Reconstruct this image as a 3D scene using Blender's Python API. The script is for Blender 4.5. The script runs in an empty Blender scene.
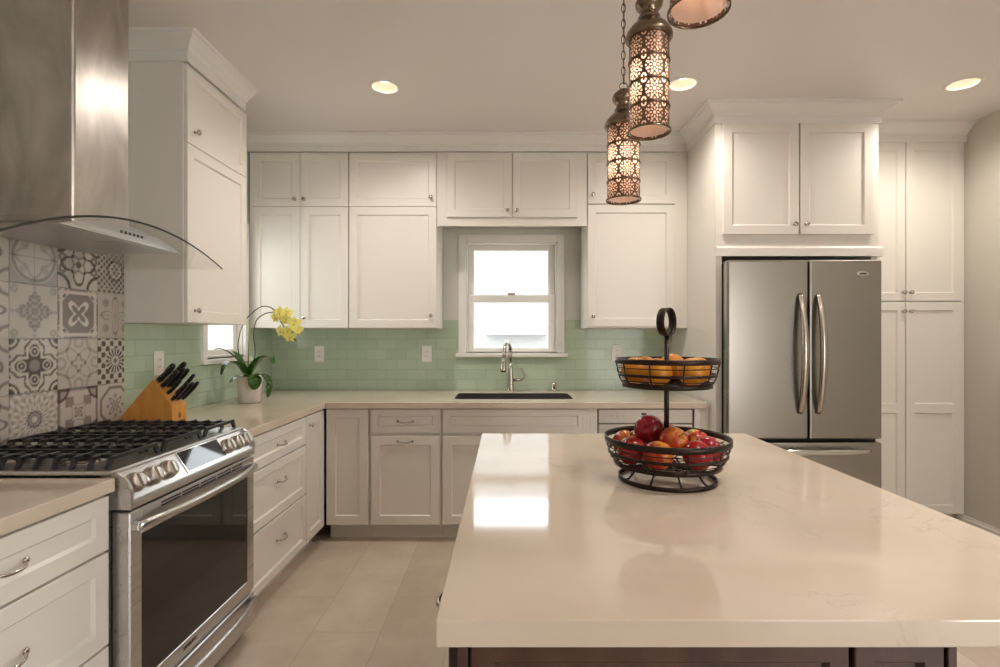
import bpy, bmesh, math, random
from mathutils import Vector, Matrix
random.seed(7)
PI = math.pi
S = bpy.context.scene
COL = S.collection

# ------------------------------------------------------------------ camera, world, exposure, lights
F, CX, CY, EYE = 520.0, 506.0, 337.0, 1.33
cam = bpy.data.cameras.new('camera')
cam.sensor_width = 36.0
cam.lens = F * 36.0 / 1000.0
cam.shift_x = -(CX - 500.0) / 1000.0
cam.shift_y = (CY - 333.5) / 1000.0
cam.clip_start = 0.02
camo = bpy.data.objects.new('camera', cam)
COL.objects.link(camo)
camo.location = (0, 0, EYE)
camo.rotation_euler = (PI / 2, 0, 0)
S.camera = camo

S.view_settings.view_transform = 'Standard'
S.view_settings.look = 'None'
S.view_settings.gamma = 1.0
S.view_settings.use_curve_mapping = False
S.view_settings.exposure = 0.42

w = bpy.data.worlds.new('world')
S.world = w
w.use_nodes = True
w.node_tree.nodes['Background'].inputs[0].default_value = (0.93, 0.97, 1.0, 1)
w.node_tree.nodes['Background'].inputs[1].default_value = 6.5


def area(name, loc, rot, sx, sy, power, col):
    l = bpy.data.lights.new(name, 'AREA')
    l.shape = 'RECTANGLE'
    l.size, l.size_y = sx, sy
    l.energy = power
    l.color = col
    o = bpy.data.objects.new(name, l)
    COL.objects.link(o)
    o.location = loc
    o.rotation_euler = rot
    return o


# added fill lamps stand in for daylight at unseen openings; portals at both windows
area('fill_rear', (2.3, -2.62, 1.2), (PI / 2, 0, 0), 1.1, 1.8, 8, (1.0, 0.96, 0.93))
area('fill_right', (3.2, -2.0, 1.30), (PI / 2, 0, PI / 2), 0.95, 1.9, 34, (1.0, 0.96, 0.93))
for nm, lc, rt, sx, sy in (('portal_sink_window', (0.04, 4.27, 1.63), (-PI / 2, 0, 0), 0.75, 0.9), ('portal_side_window', (-2.0, 3.45, 1.63), (PI / 2, 0, -PI / 2), 0.5, 0.9)):
    area(nm, lc, rt, sx, sy, 1, (1, 1, 1)).data.cycles.is_portal = True


def ceiling_spot(x, y, power):
    l = bpy.data.lights.new('recessed_or_fill_spot', 'SPOT')
    l.energy = power
    l.color = (1.0, 0.92, 0.84)
    l.spot_size = math.radians(165)
    l.spot_blend = 1.0
    l.shadow_soft_size = 0.05
    lo = bpy.data.objects.new('recessed_or_fill_spot', l)
    COL.objects.link(lo)
    lo.location = (x, y, 2.778)


for sx, sy in ((-0.707, 3.037), (1.02, 3.0), (2.637, 3.0)): ceiling_spot(sx, sy, 34)
# two more ceiling spots added out of view to brighten the room
for sx, sy in ((1.02, 1.05), (2.6, 1.05)): ceiling_spot(sx, sy, 42)

# ------------------------------------------------------------------ helpers
def at(px, py, Y):
    return Vector(((px - CX) * Y / F, Y, EYE - (py - CY) * Y / F))


def tag(o, label=None, cat=None, group=None, kind=None):
    if label: o['label'] = label
    if cat: o['category'] = cat
    if group: o['group'] = group
    if kind: o['kind'] = kind
    return o


ORG = {}


def thing(name, loc, label, cat, group=None):
    o = bpy.data.objects.new(name, None)
    o.empty_display_size = 0.05
    COL.objects.link(o)
    o.location = loc
    ORG[o.name] = Vector(loc)
    return tag(o, label, cat, group)


def copy_tree(o, parent=None):
    c = o.copy()
    COL.objects.link(c)
    if parent: c.parent = parent
    for ch in list(o.children):
        copy_tree(ch, c)
    ORG[c.name] = ORG.get(o.name, Vector())
    return c


class MB:
    """collects shapes in world coordinates; build() links them as one mesh object"""
    def __init__(self):
        self.bm = bmesh.new()

    def box(self, x0, x1, y0, y1, z0, z1, bev=0.0, seg=1):
        b = bmesh.new()
        bmesh.ops.create_cube(b, size=1.0)
        for v in b.verts:
            v.co = Vector((x0 + (v.co.x + .5) * (x1 - x0), y0 + (v.co.y + .5) * (y1 - y0), z0 + (v.co.z + .5) * (z1 - z0)))
        if bev:
            bmesh.ops.bevel(b, geom=list(b.edges), offset=bev, segments=seg, affect='EDGES', profile=0.5)
        bmesh.ops.recalc_face_normals(b, faces=b.faces)
        self._add(b)
        return self

    def _add(self, b):
        m = bpy.data.meshes.new('tmp')
        b.to_mesh(m)
        b.free()
        self.bm.from_mesh(m)
        bpy.data.meshes.remove(m)

    def poly(self, pts, axis, a0, a1, bev=0.0, seg=2):
        """extrude a polygon (list of 2D points) along axis 'x','y','z'"""
        b = bmesh.new()
        def mk(p, a):
            if axis == 'x': return (a, p[0], p[1])
            if axis == 'y': return (p[0], a, p[1])
            return (p[0], p[1], a)
        v0 = [b.verts.new(mk(p, a0)) for p in pts]
        v1 = [b.verts.new(mk(p, a1)) for p in pts]
        b.faces.new(v0)
        b.faces.new(v1[::-1])
        n = len(pts)
        for i in range(n):
            b.faces.new((v0[i], v0[(i + 1) % n], v1[(i + 1) % n], v1[i]))
        bmesh.ops.recalc_face_normals(b, faces=b.faces)
        if bev:
            bmesh.ops.bevel(b, geom=list(b.edges), offset=bev, segments=seg, affect='EDGES', profile=0.5)
        self._add(b)
        return self

    def lathe(self, prof, origin=(0, 0, 0), axis=(0, 0, 1), n=32, close=False):
        """prof: list of (r, h) ; revolved about axis through origin"""
        ax = Vector(axis).normalized()
        q = Vector((0, 0, 1)).rotation_difference(ax).to_matrix()
        o = Vector(origin)
        b = bmesh.new()
        rings = []
        for r, h in prof:
            if r < 1e-6:
                rings.append([b.verts.new(o + q @ Vector((0, 0, h)))])
            else:
                rings.append([b.verts.new(o + q @ Vector((r * math.cos(2 * PI * k / n), r * math.sin(2 * PI * k / n), h))) for k in range(n)])
        pairs = list(zip(rings[:-1], rings[1:]))
        if close: pairs.append((rings[-1], rings[0]))
        for A, B in pairs:
            for k in range(n):
                k2 = (k + 1) % n
                if len(A) == 1 and len(B) == 1: continue
                if len(A) == 1: f = (A[0], B[k2], B[k])
                elif len(B) == 1: f = (A[k], A[k2], B[0])
                else: f = (A[k], A[k2], B[k2], B[k])
                b.faces.new(f).smooth = True
        bmesh.ops.recalc_face_normals(b, faces=b.faces)
        self._add(b)
        return self

    def tube(self, pts, r, n=8, closed=False, sx=1.0, up=None, caps=True):
        """sweep circle of radius r (number or list) along points; sx flattens along the side axis"""
        pts = [Vector(p) for p in pts]
        b = bmesh.new()
        N = len(pts)
        rings = []
        prev = None
        for i, p in enumerate(pts):
            if closed: t = pts[(i + 1) % N] - pts[i - 1]
            else: t = pts[min(i + 1, N - 1)] - pts[max(i - 1, 0)]
            t.normalize()
            if up is not None:
                s = t.cross(Vector(up))
                if s.length < 1e-5: s = t.orthogonal()
                s.normalize()
            elif prev is None: s = t.orthogonal().normalized()
            else:
                s = prev - t * prev.dot(t)
                s.normalize()
            prev = s
            u = s.cross(t)
            rr = r[i] if isinstance(r, (list, tuple)) else r
            rings.append([b.verts.new(p + s * (rr * sx * math.cos(2 * PI * k / n)) + u * (rr * math.sin(2 * PI * k / n))) for k in range(n)])
        for i in range(N if closed else N - 1):
            A, B = rings[i], rings[(i + 1) % N]
            for k in range(n):
                b.faces.new((A[k], A[(k + 1) % n], B[(k + 1) % n], B[k])).smooth = True
        if not closed and caps:
            b.faces.new(rings[0][::-1])
            b.faces.new(rings[-1])
        bmesh.ops.recalc_face_normals(b, faces=b.faces)
        self._add(b)
        return self

    def ring(self, c, r, h, t, n=64):
        """flat band ring about z: radius r at mid, height h, thickness t"""
        return self.lathe([(r - t / 2, -h / 2), (r + t / 2, -h / 2), (r + t / 2, h / 2), (r - t / 2, h / 2)], c, (0, 0, 1), n, True)

    def raw(self, verts, faces, smooth=False):
        b = bmesh.new()
        vs = [b.verts.new(v) for v in verts]
        for f in faces:
            b.faces.new([vs[i] for i in f]).smooth = smooth
        bmesh.ops.recalc_face_normals(b, faces=b.faces)
        self._add(b)
        return self

    def build(self, name, mat, parent=None, flat_angle=40):
        org = ORG[parent.name] if parent else Vector((0, 0, 0))
        for v in self.bm.verts: v.co -= org
        me = bpy.data.meshes.new(name)
        self.bm.to_mesh(me)
        self.bm.free()
        mats = mat if isinstance(mat, (list, tuple)) else [mat]
        for m in mats: me.materials.append(m)
        o = bpy.data.objects.new(name, me)
        COL.objects.link(o)
        if parent: o.parent = parent
        ORG[o.name] = org.copy()
        return o

    def solo(self, name, mat, base):
        """a one-mesh thing whose origin sits at base"""
        base = Vector(base)
        for v in self.bm.verts: v.co -= base
        me = bpy.data.meshes.new(name)
        self.bm.to_mesh(me)
        self.bm.free()
        me.materials.append(mat)
        o = bpy.data.objects.new(name, me)
        COL.objects.link(o)
        o.location = base
        ORG[o.name] = base
        return o


def struct(o):
    o['kind'] = 'structure'
    return o


def catmull(pts, n=6):
    P = [Vector(p) for p in pts]
    P = [P[0] * 2 - P[1]] + P + [P[-1] * 2 - P[-2]]
    out = []
    for i in range(1, len(P) - 2):
        for k in range(n):
            t = k / n
            a, b, c, d = P[i - 1], P[i], P[i + 1], P[i + 2]
            out.append(0.5 * ((2 * b) + (c - a) * t + (2 * a - 5 * b + 4 * c - d) * t * t + (3 * b - a - 3 * c + d) * t ** 3))
    out.append(P[-2])
    return out


# ------------------------------------------------------------------ materials
def srgb(r, g, b):
    f = lambda c: c / 12.92 if c <= 0.04045 else ((c + 0.055) / 1.055) ** 2.4
    return (f(r / 255), f(g / 255), f(b / 255), 1)


def mat(name, col, rough=0.5, metal=0.0, **kw):
    m = bpy.data.materials.new(name)
    m.use_nodes = True
    b = m.node_tree.nodes['Principled BSDF']
    b.inputs['Base Color'].default_value = col
    b.inputs['Roughness'].default_value = rough
    b.inputs['Metallic'].default_value = metal
    for k, v in kw.items():
        b.inputs[k.replace('_', ' ')].default_value = v
    return m


class NT:
    def __init__(self, m):
        self.m, self.t = m, m.node_tree
        self.b = self.t.nodes.get('Principled BSDF')
        self.out = self.t.nodes.get('Material Output')

    def n(self, typ, **kw):
        nd = self.t.nodes.new(typ)
        for k, v in kw.items():
            if k.startswith('i_'):
                key = k[2:]
                key = int(key) if key.isdigit() else key.replace('_', ' ')
                nd.inputs[key].default_value = v
            else: setattr(nd, k, v)
        return nd

    def l(self, a, b): self.t.links.new(a, b)

    def math(self, op, a, b=None, c=None):
        nd = self.t.nodes.new('ShaderNodeMath')
        nd.operation = op
        for i, x in enumerate((a, b, c)):
            if x is None: continue
            if isinstance(x, (int, float)): nd.inputs[i].default_value = x
            else: self.l(x, nd.inputs[i])
        return nd.outputs[0]

    def objco(self):
        return self.n('ShaderNodeTexCoord').outputs['Object']

    def ramp(self, fac, stops):
        r = self.n('ShaderNodeValToRGB')
        e = r.color_ramp.elements
        while len(e) < len(stops): e.new(0.5)
        for el, (p, c) in zip(e, stops):
            el.position = p
            el.color = c
        self.l(fac, r.inputs[0])
        return r.outputs[0]


M = {}
M['white'] = mat('cabinet_paint', srgb(229, 224, 214), 0.32)
M['trim'] = mat('trim_paint', srgb(230, 226, 219), 0.35)
M['ceiling'] = mat('ceiling_paint', srgb(226, 220, 215), 0.4)
M['sage'] = mat('sage_wall_paint', srgb(214, 212, 203), 0.5)
M['plaster'] = mat('greige_wall_paint', srgb(200, 196, 184), 0.55)
M['dark'] = mat('dark_gap', srgb(30, 27, 26), 0.6)
M['nickel'] = mat('satin_nickel', srgb(190, 182, 172), 0.22, 1.0)
M['knobsteel'] = mat('knob_steel', srgb(206, 198, 190), 0.3, 1.0)
M['chrome'] = mat('chrome', srgb(215, 213, 210), 0.12, 1.0)
M['iron'] = mat('cast_iron', srgb(34, 32, 34), 0.38)
M['bronze'] = mat('bronze_wire', srgb(48, 36, 30), 0.38, 0.7)
M['blackplastic'] = mat('black_plastic', srgb(18, 18, 19), 0.28)
M['plate'] = mat('outlet_plastic', srgb(238, 234, 226), 0.3)
M['pot'] = mat('ceramic_pot', srgb(226, 216, 206), 0.3)
M['screen'] = mat('display_glass', srgb(26, 26, 34), 0.04)
M['soil'] = mat('bark_soil', srgb(84, 62, 44), 0.9)
M['ovenglass'] = mat('oven_glass', srgb(32, 27, 24), 0.04)
M['red_led'] = mat('red_display', srgb(90, 20, 18), 0.2)
M['ext'] = mat('outside_stucco', srgb(158, 158, 158), 0.8)
M['ground'] = mat('outside_paving', srgb(200, 196, 190), 0.8)


def steel(name, col, rough=0.3, axis='z', scale=220, painted_refl=0.0, bump=0.012):
    m = mat(name, col, rough, 1.0)
    t = NT(m)
    mp = t.n('ShaderNodeMapping')
    sc = {'z': (scale, scale, 1.2), 'x': (1.2, scale, scale), 'y': (scale, 1.2, scale)}[axis]
    mp.inputs['Scale'].default_value = sc
    t.l(t.objco(), mp.inputs[0])
    nz = t.n('ShaderNodeTexNoise', i_Scale=1.0, i_Detail=2.0)
    t.l(mp.outputs[0], nz.inputs['Vector'])
    bp = t.n('ShaderNodeBump', i_Strength=bump, i_Distance=0.002)
    t.l(nz.outputs['Fac'], bp.inputs['Height'])
    t.l(bp.outputs[0], t.b.inputs['Normal'])
    mr = t.n('ShaderNodeMapRange', i_3=rough - 0.05, i_4=rough + 0.08)
    t.l(nz.outputs['Fac'], mr.inputs[0])
    t.l(mr.outputs[0], t.b.inputs['Roughness'])
    if painted_refl:  # dark clouds in the colour imitate the dim room reflected in the steel
        n2 = t.n('ShaderNodeTexNoise', i_Scale=3.2, i_Detail=4.0, i_Distortion=1.4)
        mp2 = t.n('ShaderNodeMapping')
        mp2.inputs['Scale'].default_value = (1.6, 1.6, 0.7)
        t.l(t.objco(), mp2.inputs[0])
        t.l(mp2.outputs[0], n2.inputs['Vector'])
        c = t.ramp(n2.outputs['Fac'], [(0.3, tuple(x * (1 - painted_refl) for x in col[:3]) + (1,)), (0.7, col)])
        t.l(c, t.b.inputs['Base Color'])
    return m


M['steel'] = steel('brushed_steel', srgb(202, 199, 197), 0.28, 'y')
M['steelv'] = mat('brushed_steel_fridge', srgb(164, 159, 151), 0.27, 1.0)
M['steelhood'] = steel('brushed_steel_hood', srgb(206, 200, 192), 0.31, 'z', 200, 0.38, 0.01)
M['steelsink'] = mat('dark_sink', srgb(58, 54, 54), 0.4)
M['steeldw'] = mat('dishwasher_front', srgb(186, 178, 168), 0.35, 0.3)


def quartz():
    m = mat('cream_quartz', srgb(220, 208, 192), 0.07)
    t = NT(m)
    co = t.objco()
    n1 = t.n('ShaderNodeTexNoise', i_Scale=1.7, i_Detail=6.0, i_Roughness=0.6, i_Distortion=1.2)
    t.l(co, n1.inputs['Vector'])
    v = t.math('ABSOLUTE', t.math('SUBTRACT', n1.outputs['Fac'], 0.5))
    vein = t.ramp(v, [(0.0, (1, 1, 1, 1)), (0.012, (0, 0, 0, 1))])
    n3 = t.n('ShaderNodeTexNoise', i_Scale=3.0, i_Detail=3.0)
    t.l(co, n3.inputs['Vector'])
    msk = t.ramp(n3.outputs['Fac'], [(0.5, (0, 0, 0, 1)), (0.7, (1, 1, 1, 1))])
    fac = t.math('MULTIPLY', t.math('MULTIPLY', vein, msk), 0.34)
    n2 = t.n('ShaderNodeTexNoise', i_Scale=2.4, i_Detail=5.0)
    t.l(co, n2.inputs['Vector'])
    base = t.ramp(n2.outputs['Fac'], [(0.35, srgb(204, 188, 168)), (0.65, srgb(215, 200, 182))])
    mx = t.n('ShaderNodeMixRGB')
    mx.inputs[2].default_value = srgb(158, 142, 124)
    t.l(fac, mx.inputs[0])
    t.l(base, mx.inputs[1])
    t.l(mx.outputs[0], t.b.inputs['Base Color'])
    return m


M['quartz'] = quartz()


def subway(name, horiz):
    m = mat(name, srgb(160, 184, 158), 0.1)
    t = NT(m)
    sp = t.n('ShaderNodeSeparateXYZ')
    t.l(t.objco(), sp.inputs[0])
    cb = t.n('ShaderNodeCombineXYZ')
    t.l(sp.outputs[horiz], cb.inputs[0])
    t.l(t.math('SUBTRACT', sp.outputs[2], 0.91), cb.inputs[1])
    br = t.n('ShaderNodeTexBrick', i_Scale=1.0, i_4=0.5)
    br.offset = 0.5
    br.inputs['Color1'].default_value = srgb(186, 203, 178)
    br.inputs['Color2'].default_value = srgb(176, 195, 169)
    br.inputs['Mortar'].default_value = srgb(162, 179, 154)
    br.inputs['Scale'].default_value = 1.0
    br.inputs['Mortar Size'].default_value = 0.0016
    br.inputs['Mortar Smooth'].default_value = 0.3
    br.inputs['Bias'].default_value = 0.0
    br.inputs['Brick Width'].default_value = 0.158
    br.inputs['Row Height'].default_value = 0.081
    t.l(cb.outputs[0], br.inputs['Vector'])
    t.l(br.outputs['Color'], t.b.inputs['Base Color'])
    bp = t.n('ShaderNodeBump', i_Strength=0.6, i_Distance=0.002)
    bp.invert = True
    t.l(br.outputs['Fac'], bp.inputs['Height'])
    t.l(bp.outputs[0], t.b.inputs['Normal'])
    return m


M['tile_back'] = subway('mint_glass_tile_back', 0)
M['tile_left'] = subway('mint_glass_tile_left', 1)


def floor_mat():
    m = mat('beige_floor_tile', srgb(196, 178, 156), 0.32)
    t = NT(m)
    co = t.objco()
    br = t.n('ShaderNodeTexBrick')
    br.offset = 0.5
    for k, v in (('Scale', 1.0), ('Mortar Size', 0.002), ('Mortar Smooth', 0.2), ('Bias', 0.0), ('Brick Width', 0.637), ('Row Height', 0.31)):
        br.inputs[k].default_value = v
    br.inputs['Color1'].default_value = (0.0, 0, 0, 1)
    br.inputs['Color2'].default_value = (1, 1, 1, 1)
    br.inputs['Mortar'].default_value = (0.5, 0.5, 0.5, 1)
    rt = t.n('ShaderNodeCombineXYZ')
    sp = t.n('ShaderNodeSeparateXYZ')
    t.l(co, sp.inputs[0])
    t.l(t.math('ADD', sp.outputs[1], 6.37 - 2.981), rt.inputs[0])
    t.l(t.math('ADD', sp.outputs[0], 0.565 + 3.1), rt.inputs[1])
    t.l(rt.outputs[0], br.inputs['Vector'])
    nz = t.n('ShaderNodeTexNoise', i_Scale=5.0, i_Detail=6.0, i_Roughness=0.6)
    t.l(co, nz.inputs['Vector'])
    f = t.math('ADD', t.math('MULTIPLY', nz.outputs['Fac'], 0.8), t.math('MULTIPLY', br.outputs['Color'], 0.25))
    c = t.ramp(f, [(0.25, srgb(186, 168, 148)), (0.75, srgb(212, 197, 180))])
    mx = t.n('ShaderNodeMixRGB')
    mx.inputs[2].default_value = srgb(176, 160, 142)
    t.l(br.outputs['Fac'], mx.inputs[0])
    t.l(c, mx.inputs[1])
    t.l(mx.outputs[0], t.b.inputs['Base Color'])
    return m


M['floor'] = floor_mat()


def wood(name, c0, c1, sc, rough):
    m = mat(name, c0, rough)
    t = NT(m)
    mp = t.n('ShaderNodeMapping')
    mp.inputs['Scale'].default_value = sc
    t.l(t.objco(), mp.inputs[0])
    nz = t.n('ShaderNodeTexNoise', i_Scale=3.0, i_Detail=6.0, i_Roughness=0.65, i_Distortion=0.6)
    t.l(mp.outputs[0], nz.inputs['Vector'])
    t.l(t.ramp(nz.outputs['Fac'], [(0.3, c0), (0.7, c1)]), t.b.inputs['Base Color'])
    return m


M['espresso'] = wood('espresso_wood', srgb(56, 36, 30), srgb(84, 58, 47), (4, 4, 1.2), 0.35)
M['honey'] = wood('honey_wood', srgb(184, 122, 48), srgb(212, 152, 72), (6, 6, 2.0), 0.4)


def thin_glass(name, tint, refl):
    m = bpy.data.materials.new(name)
    m.use_nodes = True
    t = NT(m)
    t.t.nodes.remove(t.b)
    tr = t.n('ShaderNodeBsdfTransparent')
    tr.inputs[0].default_value = tint
    gl = t.n('ShaderNodeBsdfGlossy')
    gl.inputs['Roughness'].default_value = 0.02
    lw = t.n('ShaderNodeLayerWeight', i_Blend=0.35)
    mx = t.n('ShaderNodeMixShader')
    t.l(t.math('MULTIPLY', lw.outputs['Fresnel'], refl), mx.inputs[0])
    t.l(tr.outputs[0], mx.inputs[1])
    t.l(gl.outputs[0], mx.inputs[2])
    t.l(mx.outputs[0], t.out.inputs[0])
    return m


M['pane'] = thin_glass('window_glass', (0.97, 0.98, 0.98, 1), 0.5)
M['hoodglass'] = thin_glass('hood_glass', (0.985, 0.985, 0.975, 1), 0.22)
M['hoodedge'] = mat('glass_edge', srgb(40, 44, 42), 0.15)


def emit(name, col, strength):
    m = bpy.data.materials.new(name)
    m.use_nodes = True
    t = NT(m)
    t.t.nodes.remove(t.b)
    e = t.n('ShaderNodeEmission')
    e.inputs[0].default_value = col
    e.inputs[1].default_value = strength
    t.l(e.outputs[0], t.out.inputs[0])
    return m


M['lamp'] = emit('warm_lamp', (1.0, 0.88, 0.72, 1), 5.0)
M['bulb'] = emit('bulb_glow', (1.0, 0.76, 0.58, 1), 14.0)


def lace():
    """antique pierced metal: rosettes in rows, holes cut by a procedural pattern (u = angle, v = height in object space)"""
    m = mat('pierced_antique_metal', srgb(104, 82, 68), 0.4, 0.8)
    t = NT(m)
    uv = t.n('ShaderNodeUVMap')
    sp = t.n('ShaderNodeSeparateXYZ')
    t.l(uv.outputs[0], sp.inputs[0])
    u = t.math('SUBTRACT', t.math('FRACT', sp.outputs[0]), 0.5)
    v = t.math('SUBTRACT', t.math('FRACT', sp.outputs[1]), 0.5)
    r = t.math('SQRT', t.math('ADD', t.math('MULTIPLY', u, u), t.math('MULTIPLY', v, v)))
    th = t.math('ARCTAN2', v, u)
    p8 = t.math('COSINE', t.math('MULTIPLY', th, 8.0))
    p16 = t.math('COSINE', t.math('MULTIPLY', th, 16.0))
    def between(x, lo, hi): return t.math('MULTIPLY', t.math('GREATER_THAN', x, lo), t.math('LESS_THAN', x, hi))
    core = t.math('LESS_THAN', r, 0.075)
    h1 = t.math('MULTIPLY', between(r, 0.12, 0.235), t.math('GREATER_THAN', p8, 0.1))
    h2 = t.math('MULTIPLY', between(r, 0.25, 0.34), t.math('LESS_THAN', p8, -0.25))
    h3 = t.math('MULTIPLY', between(r, 0.36, 0.43), t.math('GREATER_THAN', p16, 0.0))
    au, av = t.math('ABSOLUTE', u), t.math('ABSOLUTE', v)
    cr = t.math('SQRT', t.math('ADD', t.math('POWER', t.math('SUBTRACT', au, 0.5), 2.0), t.math('POWER', t.math('SUBTRACT', av, 0.42), 2.0)))
    h4 = t.math('MULTIPLY', t.math('GREATER_THAN', r, 0.45), t.math('LESS_THAN', t.math('ABSOLUTE', t.math('SUBTRACT', cr, 0.09)), 0.035))
    hole = t.math('MAXIMUM', t.math('MAXIMUM', core, h1), t.math('MAXIMUM', h2, t.math('MAXIMUM', h3, h4)))
    hole = t.math('MULTIPLY', hole, t.math('LESS_THAN', av, 0.455))
    tr = t.n('ShaderNodeBsdfTransparent')
    mx = t.n('ShaderNodeMixShader')
    t.l(hole, mx.inputs[0])
    t.l(t.b.outputs[0], mx.inputs[1])
    t.l(tr.outputs[0], mx.inputs[2])
    t.l(mx.outputs[0], t.out.inputs[0])
    return m


M['lace'] = lace()
M['antique'] = mat('antique_pewter', srgb(128, 112, 94), 0.25, 1.0)


def liner():
    m = bpy.data.materials.new('pale_shade_lining')
    m.use_nodes = True
    t = NT(m)
    t.b.inputs['Base Color'].default_value = srgb(236, 212, 196)
    t.b.inputs['Roughness'].default_value = 0.8
    tl = t.n('ShaderNodeBsdfTranslucent')
    tl.inputs[0].default_value = srgb(248, 222, 206)
    mx = t.n('ShaderNodeMixShader', i_0=0.7)
    t.l(t.b.outputs[0], mx.inputs[1])
    t.l(tl.outputs[0], mx.inputs[2])
    t.l(mx.outputs[0], t.out.inputs[0])
    return m


M['liner'] = liner()


def fruit_mat(name, stops, seed, rough=0.25, stretch=(1, 1, 1)):
    m = mat(name, stops[0][1], rough)
    t = NT(m)
    mp = t.n('ShaderNodeMapping')
    mp.inputs['Location'].default_value = (seed, seed * 1.7, seed * 0.3)
    mp.inputs['Scale'].default_value = stretch
    t.l(t.objco(), mp.inputs[0])
    nz = t.n('ShaderNodeTexNoise', i_Scale=22.0, i_Detail=3.0, i_Roughness=0.55)
    t.l(mp.outputs[0], nz.inputs['Vector'])
    t.l(t.ramp(nz.outputs['Fac'], stops), t.b.inputs['Base Color'])
    return m


RED, DRED, YEL, ORG_ = srgb(154, 22, 26), srgb(104, 12, 24), srgb(208, 152, 48), srgb(186, 62, 28)
M['apple_dark'] = fruit_mat('dark_red_apple_skin', [(0.35, DRED), (0.75, srgb(148, 22, 34))], 1.0, 0.18, (1, 1, .4))
M['apple_red'] = fruit_mat('red_apple_skin', [(0.35, RED), (0.7, srgb(172, 40, 32)), (0.85, ORG_)], 3.0, 0.22, (1, 1, .4))
M['apple_orange'] = fruit_mat('orange_red_apple_skin', [(0.3, RED), (0.5, ORG_), (0.75, YEL)], 5.0, 0.24, (1, 1, .4))
M['apple_yellow'] = fruit_mat('yellow_red_apple_skin', [(0.35, srgb(190, 50, 40)), (0.52, ORG_), (0.62, srgb(214, 178, 76))], 9.0, 0.26, (1, 1, .4))
M['orange'] = fruit_mat('orange_peel', [(0.3, srgb(190, 108, 6)), (0.7, srgb(210, 142, 14))], 2.0, 0.45)
M['stem'] = mat('fruit_stem', srgb(70, 48, 28), 0.7)
M['leaf'] = fruit_mat('orchid_leaf', [(0.3, srgb(34, 70, 18)), (0.7, srgb(66, 108, 36))], 2.0, 0.25)
M['stalk'] = mat('orchid_stalk', srgb(62, 60, 34), 0.4)
M['stake'] = mat('green_stake', srgb(128, 142, 92), 0.5)
M['petal'] = mat('yellow_petal', srgb(242, 234, 128), 0.5)
M['lip'] = mat('orchid_lip', srgb(222, 180, 70), 0.5)

# ------------------------------------------------------------------ room shell
XL, XR, YB, YR, H = -1.87, 3.17, 4.143, -2.6, 2.79
T = 0.14
fl = struct(MB().box(XL - T, XR + T, YR - T, YB + T, -0.1, 0).build('floor', M['floor']))

DOWN = [(-0.707, 3.037), (1.02, 3.0), (2.637, 3.0)]
bm = bmesh.new()
edges = []
def loop(pts):
    vs = [bm.verts.new(p) for p in pts]
    for i in range(len(vs)):
        edges.append(bm.edges.new((vs[i], vs[(i + 1) % len(vs)])))
loop([(XL - T, YR - T, H), (XR + T, YR - T, H), (XR + T, YB + T, H), (XL - T, YB + T, H)])
DR = 0.075
for (x, y) in DOWN:
    loop([(x + DR * math.cos(2 * PI * k / 32), y + DR * math.sin(2 * PI * k / 32), H) for k in range(32)])
bmesh.ops.triangle_fill(bm, edges=edges, use_beauty=True)
for f in bm.faces:
    if f.normal.z > 0: f.normal_flip()
geo = bmesh.ops.extrude_face_region(bm, geom=list(bm.faces))
for v in geo['geom']:
    if isinstance(v, bmesh.types.BMVert): v.co.z += 0.12
bmesh.ops.recalc_face_normals(bm, faces=bm.faces)
me = bpy.data.meshes.new('ceiling')
bm.to_mesh(me)
bm.free()
me.materials.append(M['ceiling'])
o = bpy.data.objects.new('ceiling', me)
COL.objects.link(o)
struct(o)

# back wall with window opening ; left wall with window opening
W1 = (-0.34, 0.43, 1.21, 2.10)      # x0,x1,z0,z1
W2 = (3.215, 3.70, 1.21, 2.10)      # y0,y1,z0,z1
b = MB()
b.box(XL - T, W1[0], YB, YB + T, 0, H).box(W1[1], XR + T, YB, YB + T, 0, H)
b.box(W1[0], W1[1], YB, YB + T, 0, W1[2]).box(W1[0], W1[1], YB, YB + T, W1[3], H)
struct(b.build('wall_back', M['sage']))
b = MB()
b.box(XL - T, XL, YR, W2[0], 0, H).box(XL - T, XL, W2[1], YB, 0, H)
b.box(XL - T, XL, W2[0], W2[1], 0, W2[2]).box(XL - T, XL, W2[0], W2[1], W2[3], H)
struct(b.build('wall_left', M['plaster']))
# right wall and rear wall, each with an unseen opening added to let in daylight
b = MB()
b.box(XR, XR + T, -1.5, YB, 0, H).box(XR, XR + T, YR, -2.5, 0, H).box(XR, XR + T, -2.5, -1.5, 2.3, H).box(XR, XR + T, -2.5, -1.5, 0, 0.3)
struct(b.build('wall_right', M['plaster']))
b = MB()
b.box(XL - T, 1.7, YR - T, YR, 0, H).box(2.9, XR + T, YR - T, YR, 0, H).box(1.7, 2.9, YR - T, YR, 2.1, H).box(1.7, 2.9, YR - T, YR, 0, 0.3)
M['rear'] = mat('bounce_cut_wall', srgb(128, 116, 106), 0.6)  # unseen wall coloured dark to cut the light it bounces back
struct(b.build('wall_rear', M['rear']))
b = MB()
b.poly([(XR, 0.0), (XR - 0.016, 0.0), (XR - 0.016, 0.075), (XR - 0.010, 0.083), (XR - 0.008, 0.098), (XR, 0.098)], 'y', -1.5, 3.64)
struct(b.build('baseboard_right', M['trim']))

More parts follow.
